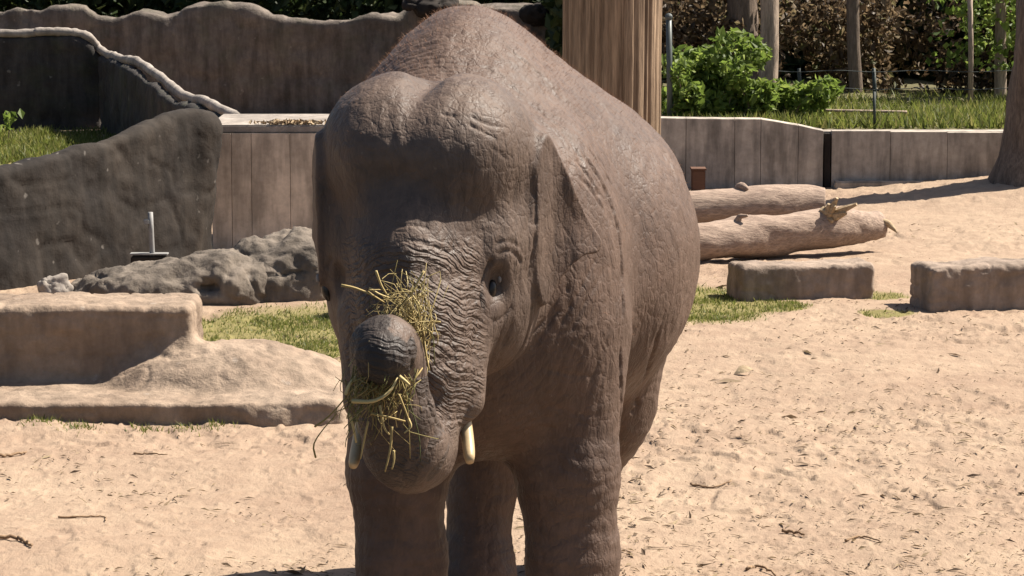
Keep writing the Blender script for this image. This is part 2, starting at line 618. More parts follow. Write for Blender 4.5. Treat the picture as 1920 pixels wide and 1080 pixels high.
def blades(name, X, Y, Z, hgt, wid, mat, rng):
    n = len(X)
    base = np.stack((X, Y, Z), 1)
    an = rng.uniform(0, 2 * math.pi, n)
    side = np.stack((np.cos(an), np.sin(an), an * 0), 1) * (wid * rng.uniform(.6, 1.3, n))[:, None]
    h = hgt * rng.uniform(.45, 1.3, n)
    lean = np.stack((rng.normal(0, .45, n), rng.normal(0, .45, n), np.ones(n)), 1)
    tip = base + lean * h[:, None]
    V = np.stack((base - side, base + side, tip), 1).reshape(-1, 3)
    me = np_mesh(name, V, np.arange(3 * n).reshape(-1, 3), False, mat)
    float_attr(me, 'leaf_tint', np.repeat(rng.beta(1.5, 1.8, n), 3))
    return link(name, me)


def scatter_lawn(name, x0, x1, y0, y1, n, hgt, wid, label, seed, cat='grass'):
    rng = np.random.default_rng(seed)
    X = rng.uniform(x0, x1, n * 3); Y = rng.uniform(y0, y1, n * 3)
    w = lawn_weight(X, Y)
    patch = sstep(-.5, .5, fbm(np.stack((X * 3, Y * 2, X * 0), 1), 3, seed + 50))
    k = rng.uniform(0, 1, len(X)) < w * (0.25 + 0.75 * patch)
    X, Y = X[k][:n], Y[k][:n]
    Z = ground_z(X, Y) + sand_relief(X, Y) * (Y < 34) - .01
    tag(blades(name, X, Y, Z, hgt, wid, M_GRASS, rng), label, cat, kind='stuff')


scatter_lawn('grass', -2.9, -.5, 18.4, 21.4, 14000, .034, .006, 'short green lawn between stone ledge and boulders', 3)
scatter_lawn('grass', .6, 2.6, 20.2, 22.6, 9000, .035, .006, 'patchy green grass beside the left stone block', 5)
scatter_lawn('grass', -8.6, -3.2, 31.8, 37.2, 16000, .10, .015, 'bright green lawn behind the sloping rock wall', 6)
scatter_lawn('grass', 2.4, 3.1, 20.6, 22.3, 700, .035, .006, 'thin grass tufts between the two stone blocks', 8)
rng = np.random.default_rng(12)
tx = []; 
for px, py in ((62, 797), (75, 800), (140, 803), (160, 800), (150, 806), (265, 800), (275, 803), (345, 800), (365, 805), (405, 800), (410, 798), (90, 795)):
    c = PZ(px, py)
    tx.append(np.stack((rng.normal(c[0], .05, 40), rng.normal(c[1], .06, 40)), 1))
tx = np.concatenate(tx)
tag(blades('grass', tx[:, 0], tx[:, 1], ground_z(tx[:, 0], tx[:, 1]) + sand_relief(tx[:, 0], tx[:, 1]) - .01, .042, .005, M_GRASS, rng), 'small weed tufts along the foot of stone ledge', 'weeds', kind='stuff')
n = 15000
X = rng.uniform(1.6, 9, n); Y = 30.5 + 4.5 * rng.beta(1, 1.4, n)
tag(blades('grass', X, Y, np.full(n, .58), .13, .014, M_GRASS, rng), 'grass strip on the raised bed behind low wall', 'grass', kind='stuff')

# ---- litter: straw, bark chips, dry leaf scraps
n = 16000
yv = rng.uniform(360, 1200, n)
D = CAM_H * FOC / (yv + 199.0)
X = rng.uniform(-1, 1, n) * D * .19
k = (X > -1.2) | (D < 16.5) | ((D > 18.6) & (D < 21.2))
clump = sstep(-.15, .6, fbm(np.stack((X * .8, D * .8, X * 0), 1), 3, 77)) + 0.5 * (X > 0.2) * (D > 12) * (D < 24) + 0.5 * (X < -.8) * (D > 18.5)
k &= rng.uniform(0, 1, n) < clump * 0.8
X, D = X[k], D[k]; n = len(X)
Z = ground_z(X, D) + sand_relief(X, D) + .006
an = rng.uniform(0, math.pi, n)
L = rng.gamma(1.6, .0075, n) + .005
Wd = L * rng.uniform(.10, .45, n)
a = np.stack((np.cos(an), np.sin(an), rng.normal(0, .22, n)), 1) * L[:, None]
b = np.stack((-np.sin(an), np.cos(an), rng.normal(0, .5, n)), 1) * Wd[:, None]
C = np.stack((X, D, Z), 1)
V = np.stack((C - a, C - a * .2 + b * .5 + np.array((0, 0, .006)), C + a, C - b * .5 + np.array((0, 0, .002))), 1).reshape(-1, 3)
me = np_mesh('litter', V, np.arange(4 * n).reshape(-1, 4), False, M_LITTER)
float_attr(me, 'leaf_tint', np.repeat(rng.beta(1.1, 1.3, n), 4))
tag(link('ground_litter', me), 'scattered straw, bark chips and dry scraps on the sand', 'litter', kind='stuff')


# ---- single sticks and scraps that stand out on the sand
def stick(name, pix, rad, label, cat, mat, group=None):
    pts = []
    for px, py in pix:
        c = PZ(px, py)
        c[2] = gz1(c[0], c[1]) + rad * 1.2
        pts.append(c)
    pts = spline(pts, 5 * len(pts))
    pts += np.random.default_rng(int(pix[-1][0])).normal(0, rad * .35, pts.shape)
    V, F = tube(pts, rad * np.linspace(1, .5, len(pts)), 6)
    tag(link(name, faces_mesh(name, V, F, mat)), label, cat, group)


M_STICK = mat_wood('stick_wood', (0.14, 0.085, 0.05), (0.30, 0.20, 0.12), (8, 8, 8), 0.004)
stick('stick', [(-8, 858), (22, 854), (50, 848)], .011, 'dark brown stick lying at the left below the ledge', 'stick', M_STICK)
stick('stick', [(-5, 1022), (30, 1021), (48, 1028), (60, 1036)], .011, 'bent brown stick in the lower left corner', 'stick', M_STICK)
stick('stick', [(250, 851), (280, 851), (315, 855)], .006, 'thin twig on sand below the middle of the ledge', 'twig', M_STICK)
stick('stick', [(110, 974), (150, 972), (195, 969), (198, 978)], .006, 'thin hooked twig on sand at lower left', 'twig', M_STICK)
stick('stick', [(1465, 993), (1490, 995), (1508, 1001)], .010, 'short orange brown stick on sand at lower right', 'stick', M_STICK)
stick('stick', [(1295, 904), (1335, 909), (1372, 902)], .007, 'curved twig on sand right of the front leg', 'twig', M_STICK)
stick('stick', [(1400, 1066), (1425, 1062), (1455, 1075)], .009, 'brown stick at the bottom edge right of elephant', 'stick', M_STICK)
stick('stick', [(1585, 1018), (1615, 1012), (1650, 1020)], .007, 'low bent twig on sand near bottom right', 'twig', M_STICK)
c = PZ(1392, 700)
rl = np.random.default_rng(9)
V = np.array([(-.055, 0, 0), (-.02, -.04, .01), (.03, -.035, .02), (.07, -.01, .035), (.03, .03, .05), (-.02, .035, .045), (.0, 0, .06)])
me = faces_mesh('leaf_scrap', V + np.array((c[0], c[1], gz1(c[0], c[1]) + .004)), [(0, 1, 6), (1, 2, 6), (2, 3, 6), (3, 4, 6), (4, 5, 6), (5, 0, 6)], M_BARE)
tag(link('leaf_scrap', me), 'pale curled bark scrap casting a dark shadow on sand', 'bark scrap')


# ================================================================== stone
def rock(name, fn, lo, hi, h, mat, amp=.03, freq=3.0, seed=0, parent=None, amp2=None):
    V, Q, N = surface_nets(fn, lo, hi, h, 1)
    d = amp * fbm(V * freq, 5, seed, .62)
    rid = 1 - np.abs(vnoise(V * freq * np.array((1.1, 1.1, 2.2)), seed + 5)) * 2
    d -= (amp * .6 if amp2 is None else amp2) * sstep(.6, 1.0, rid)
    V = V + N * d[:, None]
    return link(name, np_mesh(name, V, Q, True, mat), parent)


def sd_box(p, c, half, r, rot=None):
    q = p - np.asarray(c)
    if rot is not None: q = q @ rot
    q = np.abs(q) - (np.asarray(half) - r)
    return np.linalg.norm(np.maximum(q, 0), axis=1) + np.minimum(q.max(1), 0) - r


def f_ledge(p):
    d = sd_box(p, (-3.45, 17.62, .27), (1.52, .34, .30), .05)                 # upper block
    d = smin(d, sd_ell(p, (-1.72, 17.38, .0), (.86, .52, .345)), .10)           # sloping skirt
    d = smin(d, sd_box(p, (-3.15, 17.05, .03), (2.15, .52, .085), .03), .05)    # base slab
    return smin(d, sd_ell(p, (-1.25, 17.1, -.02), (.62, .60, .13)), .12)


tag(rock('stone_ledge', f_ledge, (-5.4, 16.3, -.1), (-.5, 18.3, .75), .016, M_LEDGE, .012, 4.0, 3, None, .008), 'stepped sandy stone ledge with raised block and sloping right end', 'ledge')


def f_boulder(p):
    d = sd_ell(p, P(300, 548, 21.7), (.62, .42, .23))
    d = smin(d, sd_ell(p, P(180, 555, 21.8), (.34, .34, .16)), .10)
    d = smin(d, sd_ell(p, P(420, 535, 21.75), (.42, .40, .28)), .12)
    return smax(d, -sd_ell(p, P(392, 540, 21.36), (.10, .12, .06)), .06)


tag(rock('boulder', f_boulder, (-3.9, 21.1, -.15), (-1.5, 22.4, .7), .022, M_BOULDER, .04, 3.2, 9), 'long low grey boulder with a dark hollow in its face', 'boulder')


def f_boulder2(p):
    d = sd_ell(p, P(560, 525, 22.0), (.48, .45, .40))
    return smin(d, sd_ell(p, P(490, 530, 21.9), (.32, .38, .30)), .15)


tag(rock('boulder', f_boulder2, (-2.6, 21.3, -.15), (-.9, 22.7, .8), .022, M_BOULDER, .045, 3.0, 15), 'taller rough boulder touching the elephant in view, below concrete wall', 'boulder')
c = P(108, 548, 21.75)
tag(rock('small_stone', lambda p: sd_ell(p, (c[0], 21.6, .09), (.13, .09, .10), rotz(20)), (c[0] - .3, 21.3, -.1), (c[0] + .3, 21.9, .35), .015, M_COPING, .03, 7, 21), 'small pale stone at the left tip of long boulder', 'stone')


def block(c, half, yaw, seed, label):
    r = rotz(yaw)
    fn = lambda p: sd_box(p, c, half, .045, r)
    tag(rock('stone_block', fn, np.array(c) - 1.0, np.array(c) + 1.0, .015, M_BLOCK, .014, 4.0, seed, None, .010), label, 'stone block', 'squared stone blocks on the sand')


def block_at(pxl, pyl, pxr, pyr, hz, dep, seed, label):
    a = PZ(pxl, pyl); b = PZ(pxr, pyr)
    v = b - a; L = np.linalg.norm(v); yaw = math.degrees(math.atan2(v[1], v[0]))
    nrm = np.array((-v[1], v[0], 0)) / L
    c = (a + b) / 2 + nrm * dep / 2
    c[2] = hz / 2 - .03
    block(tuple(c), (L / 2, dep / 2, hz / 2 + .03), yaw, seed, label)


block_at(1388, 566, 1643, 559, .27, .40, 31, 'squared stone block with green grass at its left end')
block_at(1744, 586, 1990, 578, .335, .45, 37, 'larger cracked stone block cut by the right edge of picture')


# ---- walls of artificial rock: a front outline run along a line on the ground
def px_wall(name, outline, d0, d1, px0, px1, thick, h, mat, amp, freq, seed, batter=0.0, extra=None):
    """outline in pixels; the wall stands on the line from (px0, d0) to (px1, d1)"""
    dd = lambda px: d0 + (d1 - d0) * (px - px0) / (px1 - px0)
    A = P(px0, 300, d0); B = P(px1, 300, d1)
    ax = (B - A) * np.array((1, 1, 0)); ax /= np.linalg.norm(ax)
    nr = np.array((-ax[1], ax[0], 0))
    pl = []
    for px, py in outline:
        q = P(px, py, dd(px))
        pl.append(((q - A) @ ax, q[2]))
    pl = np.array(pl)

    def fn(p):
        q = p - A * np.array((1, 1, 0))
        u = q @ ax; w = q @ nr; z = p[:, 2]
        d2 = poly_sdf(u, z, pl)
        bt = batter * np.clip(1.2 - z, 0, 2)
        dw = np.maximum(w - thick, -(w + bt))
        r = .06
        a = d2 + r; b = dw + r
        return np.minimum(np.maximum(a, b), 0) + np.hypot(np.maximum(a, 0), np.maximum(b, 0)) - r
    cs = np.array([A + ax * u + nr * w for u in (pl[:, 0].min(), pl[:, 0].max()) for w in (-.5, thick)])
    lo = cs.min(0) - .35; hi = cs.max(0) + .35
    lo[2] = max(pl[:, 1].min() - .1, -.2); hi[2] = pl[:, 1].max() + .25
    fn2 = fn if extra is None else (lambda p: smin(fn(p), extra(p), .12))
    return rock(name, fn2, lo, hi, h, mat, amp, freq, seed)


def poly_sdf(u, v, poly):
    poly = np.asarray(poly)
    d = np.full(len(u), 1e9)
    inside = np.zeros(len(u), dtype=bool)
    n = len(poly)
    for i in range(n):
        a, b = poly[i], poly[(i + 1) % n]
        e = b - a
        wx, wy = u - a[0], v - a[1]
        t = np.clip((wx * e[0] + wy * e[1]) / max(e @ e, 1e-12), 0, 1)
        d = np.minimum(d, (wx - t * e[0]) ** 2 + (wy - t * e[1]) ** 2)
        c = (a[1] > v) != (b[1] > v)
        den = b[1] - a[1] if abs(b[1] - a[1]) > 1e-9 else 1e-9
        inside ^= c & (u < (b[0] - a[0]) * (v - a[1]) / den + a[0])
    return np.where(inside, -1, 1) * np.sqrt(d)


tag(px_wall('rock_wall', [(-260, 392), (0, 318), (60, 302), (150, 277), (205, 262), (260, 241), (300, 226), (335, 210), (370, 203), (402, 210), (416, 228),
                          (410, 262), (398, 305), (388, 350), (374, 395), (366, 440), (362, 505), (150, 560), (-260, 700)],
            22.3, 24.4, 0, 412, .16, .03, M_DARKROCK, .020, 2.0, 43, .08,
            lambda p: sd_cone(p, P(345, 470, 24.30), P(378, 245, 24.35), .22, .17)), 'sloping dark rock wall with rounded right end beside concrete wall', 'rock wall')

DIAG = [(-420, 64), (0, 62), (70, 58), (130, 60), (160, 68), (185, 95), (215, 108), (255, 118), (300, 148), (340, 180), (385, 194), (440, 222)]
dw = empty('retaining_wall', P(200, 240, 31) * np.array((1, 1, 0)))
tag(dw, 'dark rock wall with pale coping sweeping down above the lawn', 'wall')
DIAG_D = lambda px: float(np.interp(px, [190, 452], [37.6, 27.0]))
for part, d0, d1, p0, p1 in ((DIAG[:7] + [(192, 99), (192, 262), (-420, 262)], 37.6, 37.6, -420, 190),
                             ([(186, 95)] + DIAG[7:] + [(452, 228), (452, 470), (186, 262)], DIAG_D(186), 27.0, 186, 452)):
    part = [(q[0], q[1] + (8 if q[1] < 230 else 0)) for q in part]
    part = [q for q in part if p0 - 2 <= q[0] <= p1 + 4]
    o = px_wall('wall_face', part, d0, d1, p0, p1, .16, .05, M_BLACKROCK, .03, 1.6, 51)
    o.parent = dw; o.matrix_parent_inverse = Matrix.Translation(-dw.location)
pts = spline([P(px, py - 1, DIAG_D(px)) for px, py in DIAG], 90)
V, F = tube(pts + np.array((.03, .05, -.01)), .055 + .006 * np.random.default_rng(2).normal(0, 1, 90).clip(-1, 1), 8)
V[:, :] += 0.012 * np.stack([vnoise(V * 2.5, s) for s in (1, 2, 3)], 1)
link('coping', faces_mesh('coping', V, F, M_COPING), dw)

BACKTOP = [(-560, 24), (-420, 10), (-300, 26), (-160, 12), (0, 22), (35, 11), (80, 20), (100, 11), (155, 10), (180, 29), (215, 36), (262, 18), (310, 30), (345, 9), (400, 6), (470, 14), (510, 33),
           (600, 42), (660, 40), (700, 28), (745, 34), (780, 12), (860, 2), (940, 12), (1000, 8), (1040, 22), (1060, 30), (1130, 20), (1230, 24)]
tag(px_wall('rock_wall', BACKTOP + [(1232, 260), (-560, 260)], 40, 40, 0, 1000, .5, .065, M_BACKROCK, .05, 1.3, 61), 'long brown rock wall with wavy top at the back', 'rock wall')
for px, py, rx, rz, lb in ((1012, 24, .26, .19, 'blue grey rock on the back wall beside the wooden post'), (808, 10, .40, .17, 'dark rock on the back wall left of elephant hump')):
    q = P(px, py, 39.8)
    tag(rock('crag', lambda p: sd_ell(p, q, (rx, .3, rz)), q - .7, q + .7, .035, M_DARKROCK, .07, 2.4, px), lb, 'rock')


# ---- concrete walls made of upright boards cast side by side
def board_mesh(w, hgt, dep, seed):
    """one upright panel: front slightly uneven, edges chamfered"""
    e = .003
    V = [(e, -dep, 0), (w - e, -dep, 0), (w - e, -dep, hgt), (e, -dep, hgt), (0, -dep + e, 0), (w, -dep + e, 0), (w, -dep + e, hgt), (0, -dep + e, hgt),
         (0, 0, 0), (w, 0, 0), (w, 0, hgt), (0, 0, hgt)]
    F = [(0, 1, 2, 3), (4, 0, 3, 7), (1, 5, 6, 2), (8, 4, 7, 11), (5, 9, 10, 6), (3, 2, 6, 7), (7, 6, 10, 11), (9, 8, 11, 10), (0, 4, 5, 1), (4, 8, 9, 5)]
    return V, F


cw = empty('concrete_wall', (-1.9, 24.75, 0))
tag(cw, 'pale concrete wall of upright panels behind the elephant head', 'wall')
x = -2.56; k = 0
rb = random.Random(3)
while x < -.75:
    w = rb.choice((.17, .24, .33))
    V, F = board_mesh(w - .003, 1.03, .06 + rb.uniform(-.005, .005), k)
    link('panel', faces_mesh('panel', np.array(V) + np.array((x, 24.72, -.02)), F, M_CONC, False), cw)
    x += w; k += 1
V, F = tube([(0, 0, 0), (1, 0, 0)], 1, 4)


def box_obj(name, c, half, mat, parent=None, bevel=.01, rot=0.0, jitter=0.0):
    bm = bmesh.new()
    bmesh.ops.create_cube(bm, size=2.0)
    bm.transform(Matrix.Translation(Vector(c)) @ Matrix.Rotation(rot, 4, 'Z') @ Matrix.Diagonal((*half, 1)))
    if bevel: bmesh.ops.bevel(bm, geom=list(bm.edges), offset=bevel, segments=2, affect='EDGES')
    me = bpy.data.meshes.new(name)
    bm.to_mesh(me); bm.free()
    me.materials.append(mat)
    return link(name, me, parent)


box_obj('wall_core', (-1.66, 24.92, .50), (.90, .196, .51), M_CONC, cw, 0)
box_obj('coping', (-1.63, 25.32, 1.045), (.96, .64, .035), M_COPING, cw, .012)
box_obj('wall_core', (-1.66, 25.7, .50), (.90, .15, .51), M_CONC, cw, 0)
rs = np.random.default_rng(5)
nn = 260
C = np.stack((rs.normal(-1.85, .16, nn).clip(-2.3, -1.2), rs.normal(24.76, .06, nn).clip(24.7, 25.1), 1.088 + rs.uniform(0, .02, nn)), 1)
o = leaf_object('straw_scraps', C, .03, M_BARE, rs, None)
tag(o, 'pale scraps lying on top of the concrete wall edge', 'scraps', kind='stuff')

# ---- low wall on the right
rw = empty('low_wall', (4.0, 30.2, 0))
tag(rw, 'low grey concrete wall of upright panels below green shrubs', 'wall')
seams = [1205, 1286, 1377, 1426, 1496, 1543]
wtop = lambda px: np.interp(px, [1200, 1330, 1425, 1470, 1510, 1543, 1562, 1870, 2000], [220, 223, 223, 229, 238, 245, 247, 251, 252])
rb = random.Random(8)
for a, b in zip(seams[:-1], seams[1:]):
    A = P(a, wtop(a), 30.1); B = P(b, wtop(b), 30.1)
    dep = .07 + rb.uniform(-.004, .004); e = .003
    V = [(A[0] + e, -dep, -.05), (B[0] - e, -dep, -.05), (B[0] - e, -dep, B[2]), (A[0] + e, -dep, A[2]), (A[0] + .002, -dep + e, -.05), (B[0] - .002, -dep + e, -.05),
         (B[0] - .002, -dep + e, B[2] + .004), (A[0] + .002, -dep + e, A[2] + .004), (A[0] + .002, .06, -.05), (B[0] - .002, .06, -.05), (B[0] - .002, .06, B[2] + .012), (A[0] + .002, .06, A[2] + .012)]
    link('panel', faces_mesh('panel', np.array(V) + np.array((0, 30.1, 0)), board_mesh(1, 1, 1, 0)[1], M_CONCR, False), rw)
for a, b in ((1560, 1668), (1670, 1775), (1777, 1885), (1887, 2010)):
    A = P(a, wtop(a), 30.1); B = P(b, wtop(b), 30.1)
    box_obj('panel', ((A[0] + B[0]) / 2, 30.12, A[2] / 2 - .02), ((B[0] - A[0]) / 2 + .004, .065, A[2] / 2 + .03), M_CONCR, rw, .004)
A = P(1551, 250, 30.1)
box_obj('joint_strip', (A[0], 30.11, A[2] / 2 - .02), (.034, .045, A[2] / 2 + .02), M_DARKROCK, rw, .004)
A = P(1200, 220, 30.25); B = P(2010, 252, 30.25)
box_obj('wall_core', ((A[0] + B[0]) / 2, 30.29, .27), ((B[0] - A[0]) / 2, .12, .31), M_CONCR, rw, 0)
# foot strip in front of the right part
A = P(1565, 350, 29.9); B = P(1875, 350, 29.9)
box_obj('footing', ((A[0] + B[0]) / 2, 29.98, .015), ((B[0] - A[0]) / 2, .07, .065), M_CONCR, rw, .015)
bx_ = empty('wooden_box', P(1309, 350, 29.7) * np.array((1, 1, 0)))
tag(bx_, 'dark brown wooden box against the low wall beside logs', 'box')
q = P(1309, 333, 29.7)
box_obj('body', (q[0], 29.7, .10), (.068, .10, .125), M_BROWN, bx_, .008)
box_obj('lid', (q[0], 29.7, .235), (.078, .11, .010), M_BROWN, bx_, .003)

# ---- white stand pipe
q = PZ(287, 500); q[1] = 22.75; q = np.array((P(287, 480, 22.75)[0], 22.75, 0))
wp = empty('stand_pipe', q)
tag(wp, 'short pale upright post with flat base behind long boulder', 'post')
V, F = tube([q + np.array((0, 0, z)) for z in (0, .2, .4, .545)] , .021, 10)
V[:, 0] -= V[:, 2] * .03
link('pole', faces_mesh('pole', V, F, M_WHITE), wp)
box_obj('base_plate', (q[0] - .03, 22.75, .215), (.15, .05, .006), M_WHITE, wp, .003)
box_obj('tap', (q[0] - .045, 22.73, .47), (.022, .02, .02), M_WHITE, wp, .006)
box_obj('base_stand', (q[0] - .03, 22.77, .09), (.14, .08, .11), M_DARKROCK, wp, .01)


# ---- logs
def log(name, line, rads, sides, seed, mat, parent=None, taper_noise=.018):
    pts = spline(line, 70)
    rad = np.interp(np.linspace(0, 1, 70), np.linspace(0, 1, len(rads)), rads)
    V, F = tube(pts, rad, sides)
    ctr = np.repeat(pts, sides, 0)
    body = V[:len(ctr)]
    nrm = body - ctr; nrm /= np.linalg.norm(nrm, axis=1)[:, None]
    body += nrm * (taper_noise * fbm(body * np.array((2.2, 7, 7)), 4, seed))[:, None]
    V[:len(ctr)] = body
    return link(name, faces_mesh(name, V, F, mat), parent)


lg = empty('log', P(1480, 470, 24.2) * np.array((1, 1, 0)))
tag(lg, 'thick fallen log in front with a broken pale branch stub', 'log', 'fallen logs')
log('trunk', [P(1235, 458, 23.9), P(1340, 450, 24.0), P(1440, 441, 24.2), P(1560, 428, 24.4), P(1650, 423, 24.6)], [.165, .165, .17, .17, .125], 24, 3, M_LOG, lg)
rgs = np.random.default_rng(77)
V, F, off = [], [], 0
ax0 = P(1548, 408, 24.32); ax1 = P(1590, 388, 24.08)
for k in range(9):                                             # torn end: a sheaf of splinters of different length
    o_ = rgs.normal(0, .038, 3) * np.array((.8, .8, 1.0))
    e_ = ax0 + (ax1 - ax0) * rgs.uniform(.3, .62) + o_ * 1.3
    v_, f_ = tube([ax0 + o_ * .8, ax0 * .5 + e_ * .5 + rgs.normal(0, .008, 3), e_], [rgs.uniform(.035, .05), rgs.uniform(.03, .045), .014], 5)
    V.append(v_); F += [tuple(i + off for i in q) for q in f_]; off += len(v_)
link('branch_stub', faces_mesh('branch_stub', np.vstack(V), F, M_BARE, False), lg)
log('knot', [P(1385, 430, 24.1), P(1386, 408, 24.05), P(1402, 404, 24.02)], [.07, .03, .012], 10, 7, M_LOG, lg, .015)
log('splinter', [P(1640, 412, 24.55), P(1665, 420, 24.5), P(1682, 436, 24.45)], [.035, .02, .008], 8, 8, M_BARE, lg, .01)
lg2 = empty('log', P(1420, 420, 25.3) * np.array((1, 1, 0)))
tag(lg2, 'smooth barkless log lying behind the front log', 'log', 'fallen logs')
log('trunk', [P(1235, 396, 25.2), P(1310, 392, 25.2), P(1420, 385, 25.3), P(1500, 382, 25.4), P(1545, 384, 25.4)], [.17, .17, .175, .17, .14], 24, 11, M_LOG, lg2, .012)
log('knot', [P(1385, 370, 25.3), P(1390, 352, 25.25), P(1402, 354, 25.2)], [.09, .045, .02], 10, 12, M_LOG, lg2, .012)
log('support', [P(1300, 422, 25.3) * np.array((1, 1, 0)) + np.array((0, 0, .04)), P(1420, 415, 25.35) * np.array((1, 1, 0)) + np.array((0, 0, .06)), P(1530, 410, 25.45) * np.array((1, 1, 0)) + np.array((0, 0, .05))], [.10, .11, .09], 12, 14, M_LOG, lg2, .012)

# ---- big split wooden post behind the elephant
pc = P(1147, 300, 21.5)
nr_, nz_ = 260, 50
an = np.arange(nr_) * 2 * math.pi / nr_
zz = np.linspace(-.05, 2.5, nz_)
groove = np.zeros(nr_)
rg = np.random.default_rng(6)
for _ in range(64):
    a0 = rg.uniform(0, 2 * math.pi); wd = rg.uniform(.012, .035); dp = rg.uniform(.008, .034)
    dd_ = (an - a0 + math.pi) % (2 * math.pi) - math.pi
    groove += dp * np.exp(-(dd_ / wd) ** 2)
V = []
for z in zz:
    rr = .372 - .004 * z - groove * (0.75 + 0.35 * math.sin(z * 2.3)) 
    rr = rr + 0.010 * vnoise(np.stack((np.cos(an) * 3, np.sin(an) * 3, np.full(nr_, z * 1.2)), 1), 8)
    tw_ = an + .03 * z
    V.append(np.stack((pc[0] + rr * np.cos(tw_), pc[1] + rr * np.sin(tw_), np.full(nr_, z)), 1))
V = np.concatenate(V)
F = [(i * nr_ + j, i * nr_ + (j + 1) % nr_, (i + 1) * nr_ + (j + 1) % nr_, (i + 1) * nr_ + j) for i in range(nz_ - 1) for j in range(nr_)]
V = np.vstack((V, [(pc[0], pc[1], 2.5)])); ci = len(V) - 1
F += [(ci, (nz_ - 1) * nr_ + j, (nz_ - 1) * nr_ + (j + 1) % nr_, ci) for j in range(nr_)]
tag(link('wooden_post', faces_mesh('wooden_post', V, F, M_POST)), 'massive weathered wooden post with vertical splits behind the elephant', 'post')


# ================================================================== trees, shrubs, hedges
def bare_tree(name, base, top, r0, r1, mat, label, seed, group, limbs=6, hgt_limb=.55, wob=.06, flare=1.0):
    rg = np.random.default_rng(seed)
    tr = empty(name, base)
    tag(tr, label, 'tree', group)
    base = np.asarray(base, dtype=float); top = np.asarray(top, dtype=float)
    mid = [base + (top - base) * f + np.array((rg.normal(0, wob), rg.normal(0, wob), 0)) * (f > 0) for f in (0, .25, .5, .75, 1)]
    pts = spline(mid, 44)
    rad = np.linspace(r0, r1, 44)
    rad[:5] *= np.linspace(flare, 1.0, 5)
    V, F = tube(pts, rad, 20)
    n_ = 44 * 20
    ctr = np.repeat(pts, 20, 0); nn_ = V[:n_] - ctr; nn_ /= np.linalg.norm(nn_, axis=1)[:, None]
    V[:n_] += nn_ * (r0 * .10 * fbm(V[:n_] * np.array((7, 7, 2.0)), 3, seed))[:, None]
    link('trunk', faces_mesh('trunk', V, F, mat), tr)
    AV, AF = [], []
    for k in range(limbs):
        f = rg.uniform(hgt_limb, .98); p0 = pts[int(f * 43)]
        a = rg.uniform(0, 2 * math.pi); L = rg.uniform(.8, 2.0) * (1.2 - f) + .5
        tip_ = p0 + np.array((math.cos(a) * L, math.sin(a) * L, L * .8))
        lp = spline([p0, (p0 + tip_) / 2 + rg.normal(0, .08, 3), tip_], 10)
        V, F = tube(lp, np.linspace(max(r1 * .7, .012), .006, 10), 6)
        AF += [tuple(i + sum(len(q) for q in AV) for i in f_) for f_ in F]; AV.append(V)
        for _ in range(5):
            p1 = lp[rg.integers(3, 9)]; d1 = rg.normal(0, .35, 3) + np.array((0, 0, .3))
            V, F = tube(spline([p1, p1 + d1 * .5 + rg.normal(0, .03, 3), p1 + d1], 5), np.linspace(.007, .003, 5), 4)
            AF += [tuple(i + sum(len(q) for q in AV) for i in f_) for f_ in F]; AV.append(V)
    link('crown', faces_mesh('crown', np.vstack(AV), AF, mat), tr)
    return tr


g1 = gz1(5.75, 31.2)
b0 = P(1948, 330, 29.3); b0[2] = .02
t0 = P(2010, -600, 29.5)
bare_tree('tree', b0, t0, .40, .24, M_BARK, 'thick dark tree trunk cut by the right edge', 7, 'trees behind the low wall', 7, .7, .02, 1.35)
TREES = [
    (1437, 215, 33.2, 1432, -500, .115, .075, M_PALEBARK, 'pale brown trunk rising from the green shrubs'),
    (1402, 190, 35.6, 1398, -500, .20, .14, M_BARK, 'broad dark trunk just left of the pale trunk'),
    (1606, 200, 35.0, 1600, -480, .085, .055, M_BARK, 'slender dark trunk in the middle of dry hedge'),
    (1568, 200, 36.2, 1572, -450, .06, .04, M_PALEBARK, 'thin brown trunk left of the slender dark one'),
    (1320, 190, 36.5, 1312, -450, .07, .05, M_BARK, 'thin dark trunk above the green shrub near post'),
    (1876, 205, 34.5, 1880, -450, .07, .05, M_PALEBARK, 'thin pale trunk close beside the thick right tree'),
]
for i, (px, py, d, px2, py2, r0, r1, m_, lb) in enumerate(TREES):
    a = P(px, py, d); a[2] = .56
    bare_tree('tree', a, P(px2, py2, d + .1), r0, r1, m_, lb, 20 + i, 'trees behind the low wall', 5, .55, .03)

rh = np.random.default_rng(21)


def hedge(name, x0, x1, y0, y1, z0, z1, n, size, mat, label, cat, seed, dens=0.0, kind=None, aspect=1.6):
    rg = np.random.default_rng(seed)
    X = rg.uniform(x0, x1, n * 2); Y = rg.uniform(y0, y1, n * 2); Z = z0 + (z1 - z0) * rg.uniform(0, 1, n * 2)
    f = fbm(np.stack((X * 1.4, Y * 1.4, Z * 1.4), 1), 3, seed)
    k = f > dens
    C = np.stack((X, Y, Z), 1)[k][:n]
    t_ = np.clip(rg.beta(1.3, 2.0, len(C)) + .25 * fbm(C * .9, 2, seed + 3), 0, 1)
    o = leaf_object(name, C, size, mat, rg, None, t_, aspect=aspect)
    tag(o, label, cat, kind=kind)
    return o


